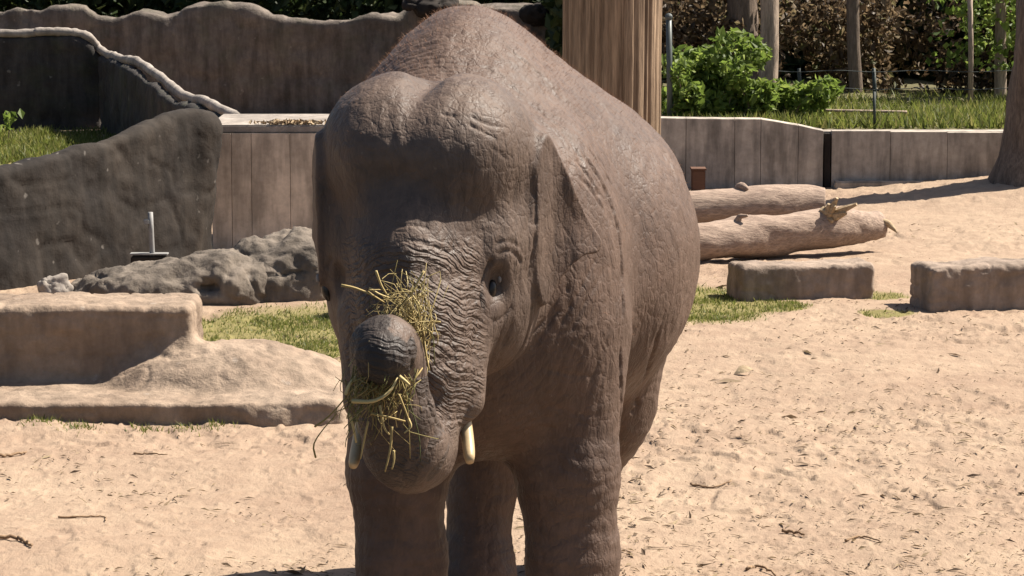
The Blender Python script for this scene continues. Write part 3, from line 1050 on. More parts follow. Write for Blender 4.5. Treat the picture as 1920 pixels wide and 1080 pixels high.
hedge('hedge', 1.0, 9.0, 35.4, 36.9, .55, 2.4, 20000, .060, M_DRYLEAF, 'brown dry leaved hedge behind the trunks', 'hedge', 5, -.1, 'stuff', 1.9)
hedge('hedge', .5, 10.0, 38.2, 39.8, .3, 3.4, 16000, .16, M_DARKLEAF, 'dark green thicket deep behind the dry hedge', 'thicket', 6, -.6, 'stuff')
hedge('hedge', -13, 1.2, 41.2, 42.6, .4, 2.9, 21000, .12, M_DARKLEAF, 'dark ivy hedge above the long back wall', 'hedge', 7, -.35, 'stuff')
hedge('hedge', -22, 20, 44.5, 46.5, 0.0, 4.2, 30000, .28, M_DARKLEAF, 'dense dark woodland far behind the enclosure', 'woodland', 17, -1.2, 'stuff')
hedge('vine_leaves', 4.9, 6.6, 33.6, 35.0, 1.0, 2.6, 1500, .07, M_SHRUB, 'green leaved climber hanging beside thick right tree', 'climber', 23, .05, 'stuff')


def shrub(c, r, n, size, label, seed):
    rg = np.random.default_rng(seed)
    sh = empty('shrub', (c[0], c[1], .57))
    tag(sh, label, 'shrub', 'green shrubs behind the low wall')
    lobes = [(np.array(c) + rg.normal(0, .45, 3) * np.array(r), rg.uniform(.35, .6)) for _ in range(9)]
    C = []
    for lc, s in lobes:
        d = rg.normal(0, 1, (n // 9, 3)); d /= np.linalg.norm(d, axis=1)[:, None]
        C.append(lc + d * np.array(r) * s * (rg.uniform(.25, 1, n // 9) ** .5)[:, None])
    C = np.concatenate(C); C = C[C[:, 2] > .5]
    leaf_object('foliage', C, size, M_SHRUB, rg, sh, None, aspect=1.9)
    AV, AF = [], []
    for _ in range(14):
        tp = C[rg.integers(len(C))]
        b_ = np.array((c[0] + rg.normal(0, .12), c[1] + rg.normal(0, .1), .52))
        V, F = tube(spline([b_, (b_ + tp) / 2 + np.array((0, 0, .06)), tp], 6), np.linspace(.012, .004, 6), 5)
        AF += [tuple(i + sum(len(q) for q in AV) for i in f_) for f_ in F]; AV.append(V)
    link('stems', faces_mesh('stems', np.vstack(AV), AF, M_PALEBARK), sh)


shrub(P(1325, 160, 31.9), (.58, .5, .46), 2600, .062, 'large bright green shrub right of the wooden post', 31)
shrub(P(1395, 178, 31.6), (.36, .4, .36), 1300, .058, 'green shrub left of the pale trunk foot', 32)
shrub(P(1490, 186, 31.8), (.34, .4, .30), 1100, .058, 'smaller green shrub right of the pale trunk', 33)
shrub(P(1275, 190, 31.2), (.30, .3, .28), 900, .055, 'low green shrub touching the wooden post edge', 34)
q = P(15, 225, 35.5)
lp = empty('seedling', (q[0], q[1], 0)); tag(lp, 'small pale leaved seedling on the far left lawn', 'plant')
rg = np.random.default_rng(3)
leaf_object('foliage', np.array((q[0], q[1], .0)) + np.stack((rg.normal(0, .05, 22), rg.normal(0, .05, 22), rg.uniform(.15, .40, 22)), 1), .075, M_SHRUB, rg, lp)
V, F = tube([(q[0], q[1], -.02), (q[0] + .01, q[1], .2), (q[0] - .01, q[1], .38)], .006, 5)
link('stem', faces_mesh('stem', V, F, M_PALEBARK), lp)

# ---- wire fence, posts
fn_ = empty('wire_fence', P(1730, 215, 33.6) * np.array((1, 1, 0)) + np.array((0, 0, .57)))
tag(fn_, 'thin wire fence with pale and dark posts on the grass strip', 'fence')
for px, mt, rr, ytop, lb in ((1820, M_PALEBARK, .030, -40, 'pale birch coloured post'), (1640, M_DARKPAINT, .022, 128, 'dark green metal post'), (1500, M_DARKPAINT, .022, 128, None)):
    a = P(px, 200, 33.6); a[2] = .5; b = P(px - 2, ytop, 33.6)
    V, F = tube([a, (a + b) / 2 + np.array((.01, 0, 0)), b], rr, 10)
    o = link('post', faces_mesh('post', V, F, mt), fn_)
    if lb: o['label'] = lb
for py in (132, 165, 198):
    pts = spline([P(px, py + (3 if k % 2 else 0), 33.57) for k, px in enumerate((1440, 1500, 1570, 1640, 1730, 1820, 1900, 1960))], 40)
    V, F = tube(pts, .004, 5)
    link('wire', faces_mesh('wire', V, F, M_METAL), fn_)
rl_ = spline([P(1545, 207, 31.6), P(1600, 208, 31.6), P(1700, 210, 31.7)], 14)
V, F = tube(rl_, .016, 8)
tag(link('fallen_branch', faces_mesh('fallen_branch', V, F, M_PALEBARK)), 'straight pale branch lying in grass above the wall joint', 'branch')
a = P(1257, 215, 31.0); a[2] = .5; b = P(1254, 32, 31.0)
mp = empty('metal_pole', a); tag(mp, 'grey metal pole with rounded cap next to wooden post', 'pole')
V, F = tube([a, (a + b) / 2, b], .032, 12)
link('pole', faces_mesh('pole', V, F, M_METAL), mp)
bm = bmesh.new(); bmesh.ops.create_uvsphere(bm, u_segments=12, v_segments=8, radius=.042); bm.transform(Matrix.Translation(Vector(b)))
me = bpy.data.meshes.new('cap'); bm.to_mesh(me); bm.free(); me.materials.append(M_METAL); link('cap', me, mp)
a = P(1640, 247, 30.6); a[2] = .55; b = P(1639, 172, 30.6)
V, F = tube([a, b], .016, 8)
tag(link('stake', faces_mesh('stake', V, F, M_DARKPAINT)), 'thin dark stake standing just behind the low wall', 'stake')
# ================================================================== elephant
def mat_skin():
    t = NT('elephant_skin')
    tone = t.attr('tone')
    tip = t.attr('trunk_tip')
    tw = t.attr('trunk_w')
    ts = t.attr('trunk_s')
    n1 = t.noise(3.5, 5, 0.6)
    n2 = t.noise(22, 5, 0.65)
    n3 = t.noise(90, 3, 0.6)
    body = t.mix(t.ramp(n1, (0.3, 0.0), (0.7, 1.0)), (0.072, 0.0455, 0.0335), (0.112, 0.072, 0.053))
    head = t.mix(t.ramp(n1, (0.3, 0.0), (0.7, 1.0)), (0.070, 0.0475, 0.0365), (0.110, 0.0765, 0.058))
    c = t.mix(tone, body, head)
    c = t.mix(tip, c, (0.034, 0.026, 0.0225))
    spot = t.ramp(n2, (0.35, 0.72), (0.62, 1.12))
    c = t.mix(0.75, c, spot, 'MULTIPLY')
    # dust flecks and pale scuffs
    fleck = t.ramp(t.noise(38, 3, 0.7, co=t.coord((1, 1, 0.6))), (0.66, 0.0), (0.74, 1.0))
    c = t.mix(t.math('MULTIPLY', fleck, 0.35), c, (0.218, 0.176, 0.141))
    # bump: cracked hide, soft vertical creases, rings along the trunk
    wv = t.n('ShaderNodeVectorMath', operation='ADD')
    t.t.links.new(t.coord((1, 1, 0.62)), wv.inputs[0])
    wn_ = t.n('ShaderNodeVectorMath', operation='SCALE'); wn_.inputs[3].default_value = 0.05
    t.t.links.new(t.noise(11, 3, 0.6, out='Color'), wn_.inputs[0]); t.t.links.new(wn_.outputs[0], wv.inputs[1])
    crack = t.voro(26, 'DISTANCE_TO_EDGE', co=wv.outputs[0])
    crackh = t.ramp(crack, (0.0, 0.0), (0.16, 1.0))
    fine = t.voro(75, 'DISTANCE_TO_EDGE')
    fineh = t.ramp(fine, (0.0, 0.0), (0.2, 1.0))
    warp = t.math('MULTIPLY', t.math('SUBTRACT', t.noise(5.0, 3), 0.5), 0.10)
    per = t.math('MULTIPLY', t.math('ADD', ts, warp), math.pi * 37)
    wav = t.math('SINE', per)
    wav = t.math('POWER', t.math('ABSOLUTE', wav), 0.45)
    per2 = t.math('MULTIPLY', t.math('ADD', ts, t.math('MULTIPLY', warp, 1.7)), 2 * math.pi * 71)
    wav2 = t.math('MULTIPLY', t.math('ADD', t.math('SINE', per2), 1.0), 0.14)
    brk = t.ramp(t.noise(9, 3, 0.6, co=t.coord((1, 1, 2.0))), (0.36, 0.15), (0.58, 1.0))
    ring = t.math('MULTIPLY', t.math('MULTIPLY', t.math('ADD', wav, wav2), brk), tw)
    crease = t.noise(7, 5, 0.6, co=t.coord((3.2, 3.2, 0.8)))
    b = t.bump(ring, 0.75, 0.015)
    b = t.bump(crease, 0.32, 0.03, b)
    b = t.bump(crackh, 0.24, 0.007, b)
    b = t.bump(fineh, 0.12, 0.004, b)
    b = t.bump(n3, 0.3, 0.004, b)
    return t.done(c, t.ramp(n2, (0.3, 0.46), (0.7, 0.72)), b, 0.24)


# ---- skeleton read off the photograph: (px, py, distance, radius)
TR_DOWN = [(768, 418, 10.36, .150), (768, 500, 10.27, .185), (774, 590, 10.22, .195), (780, 690, 10.19, .180),
           (774, 785, 10.17, .152), (771, 836, 10.11, .143), (766, 846, 10.02, .137)]
TR_UP = [(766, 846, 10.02, .137), (757, 838, 9.94, .133), (742, 775, 9.87, .122), (728, 710, 9.84, .118),
         (721, 664, 9.79, .113), (717, 655, 9.71, .104), (716, 668, 9.65, .088)]
TD = [(P(a, b, c), r) for a, b, c, r in TR_DOWN]
TU = [(P(a, b, c), r) for a, b, c, r in TR_UP]
HO = P(796, 330, 10.5)
HYAW = R(9)
h_r = np.array((math.cos(HYAW), -math.sin(HYAW), 0))
h_f = np.array((-math.sin(HYAW), -math.cos(HYAW), 0))
h_u = np.array((0, 0, 1.0))
HM = np.stack((h_r, h_f, h_u), 1)          # columns: local axes of the head


def H(x, f, z):
    return HO + h_r * x + h_f * f + h_u * z




EAR = spline([(-.10, .02), (-.04, .13), (.03, .155), (.10, .07), (.17, -.08), (.26, -.22), (.335, -.335), (.30, -.39), (.22, -.40),
              (.14, -.46), (.07, -.56), (0.0, -.60), (-.07, -.5), (-.10, -.25)], 40)


def ear_sdf(p, side):
    if side > 0:
        o = P(1010, 318, 10.56); eu = np.array((.55, .835, 0)); en = np.array((.835, -.55, 0))
    else:
        o = P(612, 312, 10.52); eu = np.array((-.16, .987, 0)); en = np.array((-.987, -.16, 0))
    q = p - o
    u = q @ eu; v = q[:, 2]; w = q @ en
    # the flap is folded back at its top and ripples towards its hem
    w = w - ((0.80 if side > 0 else 0.30) * u * u + (0.03 if side > 0 else 0.0) * sstep(.04, .18, u) + 0.014 * np.sin(v * 17 + u * 9) * sstep(.02, .25, u) - 0.05 * sstep(.0, .2, v) * u * 3)
    d2 = poly_sdf(u * (1.2 if side > 0 else 1.5), v * (1.2 if side > 0 else 1.35), EAR) / 1.2
    th = 0.013 + 0.012 * sstep(.15, -.1, u)
    dw = np.abs(w) - th
    return np.minimum(np.maximum(d2 + .012, dw), 0) + np.hypot(np.maximum(d2 + .012, 0), np.maximum(dw, 0)) - 0.010


def chain(p, pts, k=0.03):
    d = None
    for (a, ra), (b, rb) in zip(pts[:-1], pts[1:]):
        c = sd_cone(p, a, b, ra, rb)
        d = c if d is None else smin(d, c, k)
    return d


def head_sdf(p):
    hm = lambda c, r: sd_ell(p, H(*c), r, HM)
    d = hm((0, -.19, -.08), (.42, .40, .42))
    d = smin(d, hm((0, -.02, -.08), (.25, .33, .40)), .10)
    dome = smin(hm((-.145, -.08, .10), (.225, .35, .245)), hm((.145, -.08, .10), (.225, .35, .245)), .025)
    d = smin(d, dome, .10)
    d = smax(d, -hm((0, .06, .405), (.06, .40, .115)), .08)                         # cleft between the domes
    for s in (-1, 1):
        d = smin(d, hm((.245 * s, -.18, -.36), (.16, .30, .36)), .10)          # cheek
        d = smin(d, hm((.245 * s, .02, -.23), (.08, .12, .12)), .10)             # brow above the eye
    d = smin(d, hm((0, .10, -.40), (.25, .22, .36)), .12)
    d = smin(d, hm((.0, -.10, -.66), (.20, .26, .22)), .12)                      # jaw
    d = smin(d, sd_cone(p, H(0, .02, -.74), H(0, .10, -.86), .12, .055), .10)    # lower lip
    d = smax(d, -hm((-.05, .550, -.005), (.23, .28, .13)), .09)                    # hollow of the forehead
    for s in (-1, 1):
        d = smax(d, -hm((.47 * s, .18, -.08), (.08, .20, .13)), .10)           # temples
    for s in (-1, 1):
        d = smax(d, -hm((.290 * s, .165, -.375), (.034, .06, .06)), .05)          # eye sockets
    td = chain(p, TD, .05)
    for s in (-1, 1):                                                            # tusk sheaths
        td = smin(td, sd_cone(p, P(775 + 90 * s, 600, 10.33), P(776 + 88 * s, 748, 10.24), .095, .080), .07)
    d = smin(d, td, .09)
    # mouth corner crease beside the trunk
    d = smin(d, chain(p, TU, .04), .012)
    return d


def body_sdf(p):
    ry = rotz(-7)
    d = sd_ell(p, (.09, 12.22, 1.52), (.70, .98, .74), ry)
    d = smin(d, sd_ell(p, (-.18, 11.95, 1.92), (.42, .80, .66), ry), .30)         # high back
    d = smin(d, sd_ell(p, (.14, 12.68, 1.50), (.58, .43, .66)), .25)             # rump
    d = smin(d, sd_cone(p, (-.33, 10.85, 1.80), (-.22, 11.6, 1.84), .42, .54), .20)
    d = smin(d, sd_ell(p, (-.13, 11.15, 1.42), (.44, .42, .58)), .22)            # chest
    for x, sx in ((.17, 1), (-.37, -1)):
        d = smin(d, sd_ell(p, (x, 11.3, 1.52), (.27, .40, .62)), .16)            # shoulders
    lr = [((.19, 11.24, 1.32), .245), ((.215, 11.14, .80), .195), ((.235, 11.11, .45), .172), ((.24, 11.09, .15), .178), ((.24, 11.07, .09), .19)]
    ll = [((-.42, 11.24, 1.32), .225), ((-.445, 11.14, .80), .195), ((-.435, 11.11, .45), .168), ((-.43, 11.09, .15), .178), ((-.43, 11.07, .09), .19)]
    hl = [((-.06, 12.75, 1.30), .32), ((-.115, 12.40, .80), .19), ((-.13, 12.42, .48), .143), ((-.15, 12.34, .14), .145), ((-.15, 12.32, .09), .16)]
    hr = [((.30, 12.80, 1.25), .34), ((.37, 12.62, .82), .205), ((.31, 12.86, .45), .15), ((.28, 12.82, .14), .155), ((.28, 12.80, .09), .17)]
    for c in (lr, ll):
        d = smin(d, chain(p, c, .06), .13)
    for c in (hl, hr):
        d = smin(d, chain(p, c, .08), .12)
    d = smin(d, sd_ell(p, (.37, 12.66, 1.10), (.25, .36, .55)), .22)             # thigh
    tail = [((.18, 13.0, 1.88), .07), ((.20, 13.14, 1.65), .05), ((.20, 13.18, 1.1), .03), ((.20, 13.18, .75), .025)]
    d = smin(d, chain(p, tail, .03), .08)
    return np.maximum(d, -(p[:, 2] - 0.004))


def elephant_sdf(p):
    d = body_sdf(p)
    m = (p[:, 1] < 11.6) & (p[:, 2] > .7)
    q = p[m]
    if len(q):
        hd = head_sdf(q)
        neck = sd_cone(q, H(0.02, -.30, -.10), (-.16, 11.35, 1.72), .36, .46)
        dm = smin(d[m], neck, .14)
        dm = smin(dm, hd, .07)
        for s in (-1, 1):
            near = np.abs(q[:, 0] - P(1006 if s > 0 else 592, 292, 10.5)[0]) < .55
            e = np.full(len(q), 1.0)
            e[near] = ear_sdf(q[near], s)
            dm = smin(smin(dm, e, .012), smin(hd, e, .06), .012)
        d[m] = dm
    return d


EH = 0.0085
EV, EQ, EN = surface_nets(elephant_sdf, (-1.05, 9.50, -.03), (1.05, 13.55, 2.72), EH)

# ---- folds of the hide: lines on the skin, found by looking at the photograph and fixed to the surface in 3D
_bvh = BVHTree.FromPolygons([tuple(v) for v in EV], [tuple(int(i) for i in q) for q in EQ])


def on_skin(px, py):
    o = Vector((0, 0, CAM_H))
    tgt = Vector(P(px, py, 10.0))
    hit = _bvh.ray_cast(o, (tgt - o).normalized())
    return None if hit[0] is None else np.array(hit[0])


def carve(line, depth, width, asym=0.0):
    """press a groove (depth>0) or raise a ridge along a line of skin points"""
    pts = [on_skin(*q) for q in line]
    pts = [q for q in pts if q is not None]
    if len(pts) < 2: return
    c = spline(pts, 14 * len(pts))
    lo = c.min(0) - 3.5 * width; hi = c.max(0) + 3.5 * width
    m = np.where(((EV > lo) & (EV < hi)).all(1))[0]
    if not len(m): return
    best = np.full(len(m), 9.0); tt = np.zeros(len(m))
    for i, q in enumerate(c):
        dd = np.linalg.norm(EV[m] - q, axis=1)
        k = dd < best
        best[k] = dd[k]; tt[k] = i / (len(c) - 1)
    best = np.abs(best + width * (.55 * vnoise(EV[m] * 28, 4) + .35 * vnoise(EV[m] * 60, 6)))
    prof = np.exp(-(best / width) ** 2) - asym * np.exp(-((best - 2 * width) / (1.1 * width)) ** 2)
    EV[m] -= EN[m] * (depth * prof * np.clip(np.minimum(tt, 1 - tt) * 8, 0.15, 1))[:, None]


FOLDS = [
    # spine parallel folds on the back
    ([(930, 75), (985, 120), (1050, 178), (1110, 245), (1150, 310)], .012, .012),
    ([(1120, 130), (1165, 170), (1210, 225), (1245, 280), (1268, 340)], .016, .013),
    ([(900, 120), (960, 165), (1020, 215), (1070, 270), (1100, 330)], .008, .014),
    ([(1000, 190), (1040, 245), (1068, 310), (1080, 380)], .008, .012),
    # shoulder folds
    ([(1085, 285), (1115, 320), (1140, 365), (1155, 420), (1163, 480), (1166, 560), (1163, 640)], .020, .013),
    ([(1100, 275), (1130, 312), (1150, 350)], .012, .009),
    ([(1075, 300), (1105, 335), (1128, 372)], .012, .009),
    ([(1080, 330), (1110, 358), (1135, 400)], .010, .009),
    ([(1120, 290), (1145, 330), (1160, 375)], .008, .008),
    ([(1165, 640), (1163, 720), (1160, 800), (1152, 880)], .016, .012),
    ([(1240, 600), (1215, 690), (1190, 770), (1162, 850)], .018, .016),
    # neck folds under the ear
    ([(1100, 470), (1065, 540), (1035, 600), (1005, 650)], .010, .010),
    ([(1120, 480), (1085, 550), (1050, 615)], .008, .009),
    ([(1135, 500), (1100, 565), (1065, 630)], .007, .009),
    ([(1050, 560), (1025, 600), (1000, 630)], .010, .009),
    # head
    ([(715, 430), (760, 424), (805, 428)], .006, .007),
    ([(735, 458), (775, 452), (815, 460), (850, 478)], .007, .007),
    ([(880, 215), (910, 230), (945, 240)], .007, .007),
    ([(875, 230), (905, 245), (935, 262)], .006, .007),
    ([(830, 212), (862, 218)], .007, .006),
    ([(975, 258), (1005, 256)], .006, .005),
    ([(985, 275), (992, 300), (990, 320)], .006, .005),
    ([(920, 275), (955, 300)], .006, .006),
    ([(1000, 340), (1005, 400), (1000, 470), (990, 530)], .010, .011),
    ([(960, 600), (945, 640), (925, 690)], .008, .010),
    ([(940, 610), (928, 650), (915, 690)], .006, .008),
    ([(1000, 560), (985, 640), (945, 690), (918, 722)], .014, .012),
    # eye
    ([(908, 588), (904, 550), (912, 508), (926, 482)], .014, .010),
    ([(930, 480), (950, 470), (970, 480), (980, 500)], .008, .008),
    ([(925, 462), (950, 452), (978, 465)], .006, .007),
    ([(922, 605), (945, 592), (960, 570)], .008, .008),
    ([(612, 590), (606, 550), (610, 505), (622, 482)], .012, .012),
    # crease across the trunk tip
    ([(772, 612), (768, 640), (772, 680), (778, 712)], .016, .008),
    ([(655, 662), (690, 690), (740, 698), (775, 700)], .008, .010),
    # fold where trunk meets the lip
    ([(800, 710), (806, 760), (822, 800), (845, 806)], .012, .010),
    # front leg wrinkles
    ([(1030, 760), (1090, 778), (1150, 770)], .006, .009),
    ([(1010, 690), (1080, 705), (1140, 698)], .005, .010),
]
for ln, dep, wid in FOLDS:
    back = ln[0][0] > 880 and ln[0][1] < 350 and dep > .0075 and ln[-1][0] > 1060
    carve(ln, dep * (.6 if back else .8), wid * (.95 if back else .85), .2 if back else 0.0)

# ---- loose hide: broad soft relief and slanted creases, in real relief
hd_ = par(head_sdf, EV)
onb = (EV[:, 2] > 1.0)
rr_ = np.sin(2 * math.pi * (hd_ / .078 + .75 * vnoise(EV * 3.2, 81) + .12 * vnoise(EV * 14, 82)))
neckfold = 0.0036 * (np.abs(rr_) ** .6 - .6) * sstep(.05, .12, hd_) * sstep(.85, .35, hd_) * sstep(-.35, .45, vnoise(EV * np.array((3.5, 3.5, 2.5)), 83)) * onb
amp = neckfold + 0.0075 * fbm(EV * np.array((5.5, 3.5, 3.0)), 3, 5)
cre = vnoise(EV * np.array((26, 12, 5.5)) + 2.0 * vnoise(EV * 4, 71)[:, None], 9)
amp += 0.0018 * (1 - np.abs(cre) * 2)
leg = sstep(1.3, .7, EV[:, 2]) * (EV[:, 1] > 10.75)
amp += 0.0013 * leg * np.sin(EV[:, 2] * 95 + 5 * vnoise(EV * 7, 3))
EV = EV + EN * amp[:, None]

# ---- attributes for the hide
tdist = np.full(len(EV), 9.0)
for (a, ra), (b, rb) in zip(TD[:-1], TD[1:]):
    tdist = np.minimum(tdist, sd_cone(EV, a, b, ra, rb))
udist = chain(EV, TU, .02)
lx = (EV - P(775, 600, 10.2)) @ h_r
trunk_s = EV[:, 2] + 0.75 * np.sqrt(lx * lx + 0.006) + 0.10 * lx
front = -(EN @ h_f) * -1
tw = sstep(.10, .02, tdist) * sstep(1.86, 1.76, EV[:, 2]) * (udist > .012) * sstep(-.1, .35, front)
tw *= sstep(1.10, 1.2, EV[:, 2]) * 0.75 + 0.25
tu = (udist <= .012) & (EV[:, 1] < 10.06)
tw = np.where(tu, 0.42, tw)
tone = sstep(.10, -.02, par(head_sdf, EV)) * (EV[:, 1] < 11.2)
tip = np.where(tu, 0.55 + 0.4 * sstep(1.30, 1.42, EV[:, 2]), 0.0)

elephant = empty('elephant', (-.1, 11.6, 0))
tag(elephant, 'brown grey elephant facing the viewer with hay held in its curled trunk', 'elephant')
M_SKIN = mat_skin()
e_me = np_mesh('elephant_body', EV, EQ, True, M_SKIN)
for nm, arr in (('trunk_s', trunk_s), ('trunk_w', tw), ('tone', tone), ('trunk_tip', tip)):
    float_attr(e_me, nm, arr)
e_body = link('body', e_me, elephant)

# ---- eyes
t = NT('elephant_eye')
M_EYE = t.done((0.016, 0.010, 0.007), 0.3, None, 0.4)
t = NT('elephant_eye_rim')
M_RIM = t.done(t.mix(t.noise(60), (0.16, 0.14, 0.13), (0.24, 0.215, 0.20)), 0.5, None, 0.3)
t = NT('tusk_ivory')
M_IVORY = t.done(t.mix(t.noise(14, 4, 0.6, co=t.coord((3, 3, .7))), (0.35, 0.24, 0.12), (0.47, 0.36, 0.21)), 0.38, t.bump(t.noise(40, 3), 0.15, 0.004), 0.45)
t = NT('toenail')
M_NAIL = t.done(t.mix(t.noise(20), (0.36, 0.30, 0.24), (0.50, 0.43, 0.35)), 0.5)


def ball(name, c, r, mat, parent, rot=None, seg=20):
    bm = bmesh.new()
    bmesh.ops.create_uvsphere(bm, u_segments=seg, v_segments=seg // 2, radius=1.0)
    mt = Matrix.Translation(Vector(c)) @ (rot.to_4x4() if rot is not None else Matrix.Identity(4)) @ Matrix.Diagonal((*r, 1))
    bm.transform(mt)
    for f in bm.faces: f.smooth = True
    me = bpy.data.meshes.new(name)
    bm.to_mesh(me); bm.free()
    me.materials.append(mat)
    return link(name, me, parent)


for px, py, out in ((920, 546, 1), (613, 546, -1)):
    c = on_skin(px, py)
    if c is None: c = P(px, py, 10.3)
    eye = ball('eye', c + np.array((0, .018, 0)), (.022, .024, .040), M_EYE, elephant, Matrix.Rotation(R(9 * out), 3, 'Y'))
    for dx, dy, rr in ((17, -24, (.008, .008, .016)),):
        q = on_skin(px + dx * out, py + dy)
        if q is not None: ball('eyelid', q + np.array((0, .004, 0)), rr, M_RIM, eye)

# ---- tusks
def tusk(line, r):
    pts = spline([P(*q) for q in line], 14)
    tt = np.linspace(0, 1, 14)
    rad = r * (1 - 0.22 * tt)
    rad[-1] *= 0.72; rad[-2] *= 0.93
    V, F = tube(pts, rad, 14)
    return link('tusk', faces_mesh('tusk', V, F, M_IVORY), elephant)
tusk([(862, 735, 10.28), (870, 780, 10.24), (877, 825, 10.18), (881, 866, 10.11)], .0265)
tusk([(690, 740, 10.28), (680, 790, 10.24), (670, 835, 10.18), (662, 874, 10.10)], .0265)

# ---- toenails
for fx, fy, fr, na in ((.24, 11.07, .19, 5), (-.43, 11.07, .19, 5), (-.15, 12.32, .16, 4), (.28, 12.80, .17, 4)):
    for k in range(na):
        a = -math.pi / 2 + (k - (na - 1) / 2) * 0.42
        ball('toenail', (fx + math.cos(a) * fr * .97, fy + math.sin(a) * fr * .97, .062), (.032, .032, .05), M_NAIL, elephant, seg=10)

# ---- fuzz of short reddish hair on back, neck and crown
t = NT('elephant_hair')
M_HAIR = t.done((0.30, 0.15, 0.085), 0.6, None, 0.2)
rng = np.random.default_rng(4)
wgt = sstep(1.9, 2.45, EV[:, 2]) * sstep(-.1, .5, EN[:, 2]) + 0.05 * (EV[:, 2] > 1.3)
headm = (EV[:, 1] < 10.95)
wgt = np.where(headm, wgt * 0.25, wgt)
wgt /= wgt.sum()
pick = rng.choice(len(EV), 9000, p=wgt)
root = EV[pick]
ln = rng.uniform(.010, .028, len(pick)) * np.where(EV[pick, 1] < 10.95, 0.6, 1.0)
dirv = EN[pick] * 1.0 + rng.normal(0, .35, (len(pick), 3)) + np.array((0, .25, .1))
dirv /= np.linalg.norm(dirv, axis=1)[:, None]
sidev = np.cross(dirv, rng.normal(0, 1, (len(pick), 3)))
sidev /= np.linalg.norm(sidev, axis=1)[:, None]
hv = np.stack((root - sidev * .0005 - EN[pick] * .003, root + sidev * .0005 - EN[pick] * .003, root + dirv * ln[:, None]), 1).reshape(-1, 3)
link('hair', np_mesh('elephant_hair', hv, np.arange(len(hv)).reshape(-1, 3), False, M_HAIR), elephant)['kind'] = 'stuff'
# ================================================================== hay held by the trunk
t = NT('hay')
tn = t.attr('leaf_tint')
M_HAY = t.done(t.ramp(tn, (0.0, (0.030, 0.036, 0.012)), (0.35, (0.10, 0.10, 0.03)), (0.7, (0.30, 0.22, 0.09)), (1.0, (0.46, 0.37, 0.18))), 0.7, None, 0.2)
hay = empty('hay_bundle', P(735, 690, 9.72))
tag(hay, 'bundle of dry yellow hay gripped in the curled trunk tip', 'hay')
rg = np.random.default_rng(14)


def strands(name, specs, kind=None, label=None):
    AV, AF, TI = [], [], []
    off = 0
    for pts, r, ti in specs:
        V, F = tube(spline(pts, 9), r * np.linspace(1, .55, 9), 4)
        AV.append(V); AF += [tuple(i + off for i in f) for f in F]; off += len(V); TI.append(np.full(len(V), ti))
    me = faces_mesh(name, np.vstack(AV), AF, M_HAY)
    float_attr(me, 'leaf_tint', np.concatenate(TI))
    o = link(name, me, hay)
    if kind: o['kind'] = kind
    if label: o['label'] = label
    return o


def bundle(c0, c1, n, spread0, spread1, r, tint, seed, curl=.035, lo=.5, hi=1.15):
    rg = np.random.default_rng(seed)
    out = []
    for _ in range(n):
        a = np.asarray(c0) + rg.normal(0, 1, 3) * spread0
        d = (np.asarray(c1) + rg.normal(0, 1, 3) * spread1 - a) * rg.uniform(lo, hi)
        pts = [a, a + d * .33 + rg.normal(0, curl, 3), a + d * .66 + rg.normal(0, curl, 3), a + d]
        out.append((pts, r * rg.uniform(.6, 1.4), np.clip(rg.normal(tint, .2), 0, 1)))
    return out


up = bundle(P(760, 640, 9.86), P(758, 540, 9.86), 44, np.array((.035, .03, .03)), np.array((.055, .05, .045)), .0021, .80, 3, .03)  # sunlight on the upper tuft is put into its paler tint
up += bundle(P(788, 690, 9.86), P(788, 560, 9.87), 26, np.array((.022, .03, .02)), np.array((.03, .04, .05)), .0021, .78, 4, .03)
up += bundle(P(755, 600, 9.86), P(765, 570, 9.86), 30, np.array((.05, .04, .05)), np.array((.06, .05, .05)), .0020, .6, 8, .05)
strands('loose_hay', up, 'stuff', 'upper tuft of yellow hay tinted paler as if sunlit')
low = bundle(P(705, 690, 9.66), P(672, 770, 9.68), 48, np.array((.045, .03, .02)), np.array((.06, .05, .05)), .0022, .55, 5, .03)
low += bundle(P(735, 700, 9.68), P(738, 795, 9.70), 44, np.array((.05, .03, .02)), np.array((.06, .04, .06)), .0023, .55, 6, .03)
low += bundle(P(690, 715, 9.66), P(672, 820, 9.70), 14, np.array((.05, .03, .02)), np.array((.05, .04, .06)), .0020, .5, 7, .025)
strands('loose_hay', low, 'stuff', 'lower tuft of green and yellow hay')
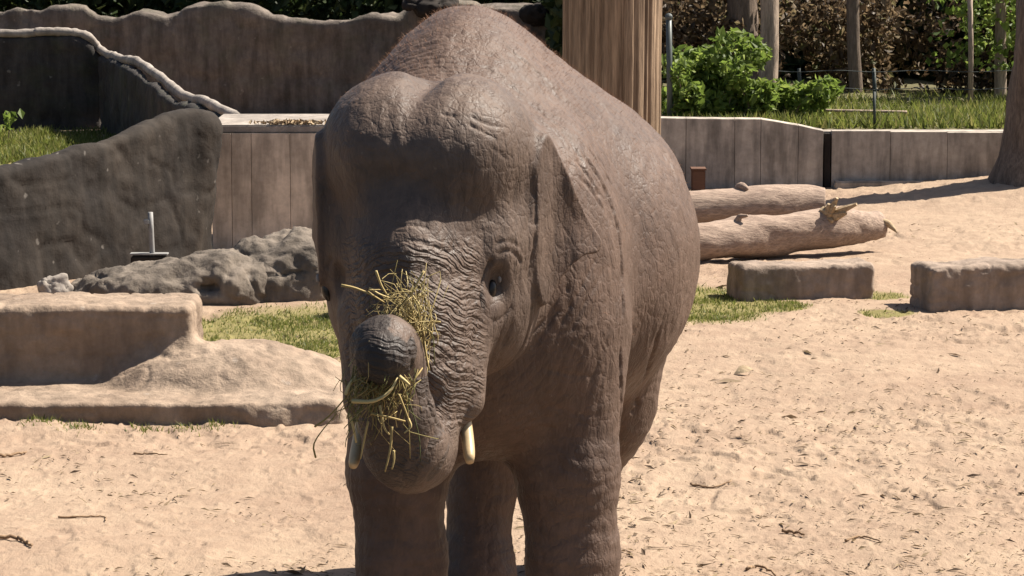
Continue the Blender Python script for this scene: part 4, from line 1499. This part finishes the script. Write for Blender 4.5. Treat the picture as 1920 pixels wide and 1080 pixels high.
TW = [
    ([(640, 535, 9.80), (665, 540, 9.79), (695, 552, 9.80), (722, 568, 9.83)], .0065, .72),
    ([(705, 508, 9.80), (715, 535, 9.82), (730, 560, 9.84)], .006, .8),
    ([(692, 540, 9.80), (712, 552, 9.80), (735, 560, 9.83)], .006, .82),
    ([(795, 508, 9.82), (780, 535, 9.82), (762, 575, 9.83), (755, 620, 9.82)], .0065, .86),
    ([(826, 604, 9.82), (806, 604, 9.83), (785, 615, 9.84)], .005, .66),
    ([(792, 615, 9.80), (798, 660, 9.79), (805, 695, 9.78)], .007, .75),
    ([(660, 752, 9.60), (700, 752, 9.58), (730, 735, 9.58), (745, 708, 9.60)], .010, .92),
    ([(648, 740, 9.62), (655, 722, 9.62), (668, 705, 9.64)], .010, .95),
    ([(590, 800, 9.70), (615, 782, 9.68), (640, 755, 9.66), (668, 720, 9.66)], .0055, .55),
    ([(592, 858, 9.72), (588, 835, 9.70), (602, 810, 9.69), (632, 775, 9.67)], .0045, .5),
    ([(655, 775, 9.64), (662, 800, 9.64), (668, 830, 9.66)], .0075, .85),
    ([(695, 775, 9.62), (728, 782, 9.62), (760, 790, 9.64)], .0065, .7),
    ([(712, 760, 9.62), (720, 800, 9.63), (730, 815, 9.64)], .0065, .8),
    ([(735, 800, 9.62), (732, 840, 9.63), (722, 885, 9.65)], .0065, .72),
    ([(748, 740, 9.61), (762, 775, 9.62), (770, 800, 9.63)], .0050, .7),
    ([(738, 845, 9.62), (735, 880, 9.64)], .006, .78),
    ([(690, 790, 9.64), (682, 830, 9.66), (676, 860, 9.67)], .0055, .8),
    ([(765, 785, 9.63), (770, 800, 9.63), (758, 812, 9.63)], .0075, .85),
    ([(748, 706, 9.60), (760, 715, 9.60), (768, 722, 9.60)], .010, .82),
    ([(772, 718, 9.66), (785, 700, 9.68), (792, 690, 9.72)], .006, .7),
]
for i, (ln, r, ti) in enumerate(TW):
    pts = [P(*q) for q in ln]
    if len(pts) == 2: pts.insert(1, (pts[0] + pts[1]) / 2 + np.array((.004, 0, 0)))
    strands('straw', [(pts, r * .78, ti)])
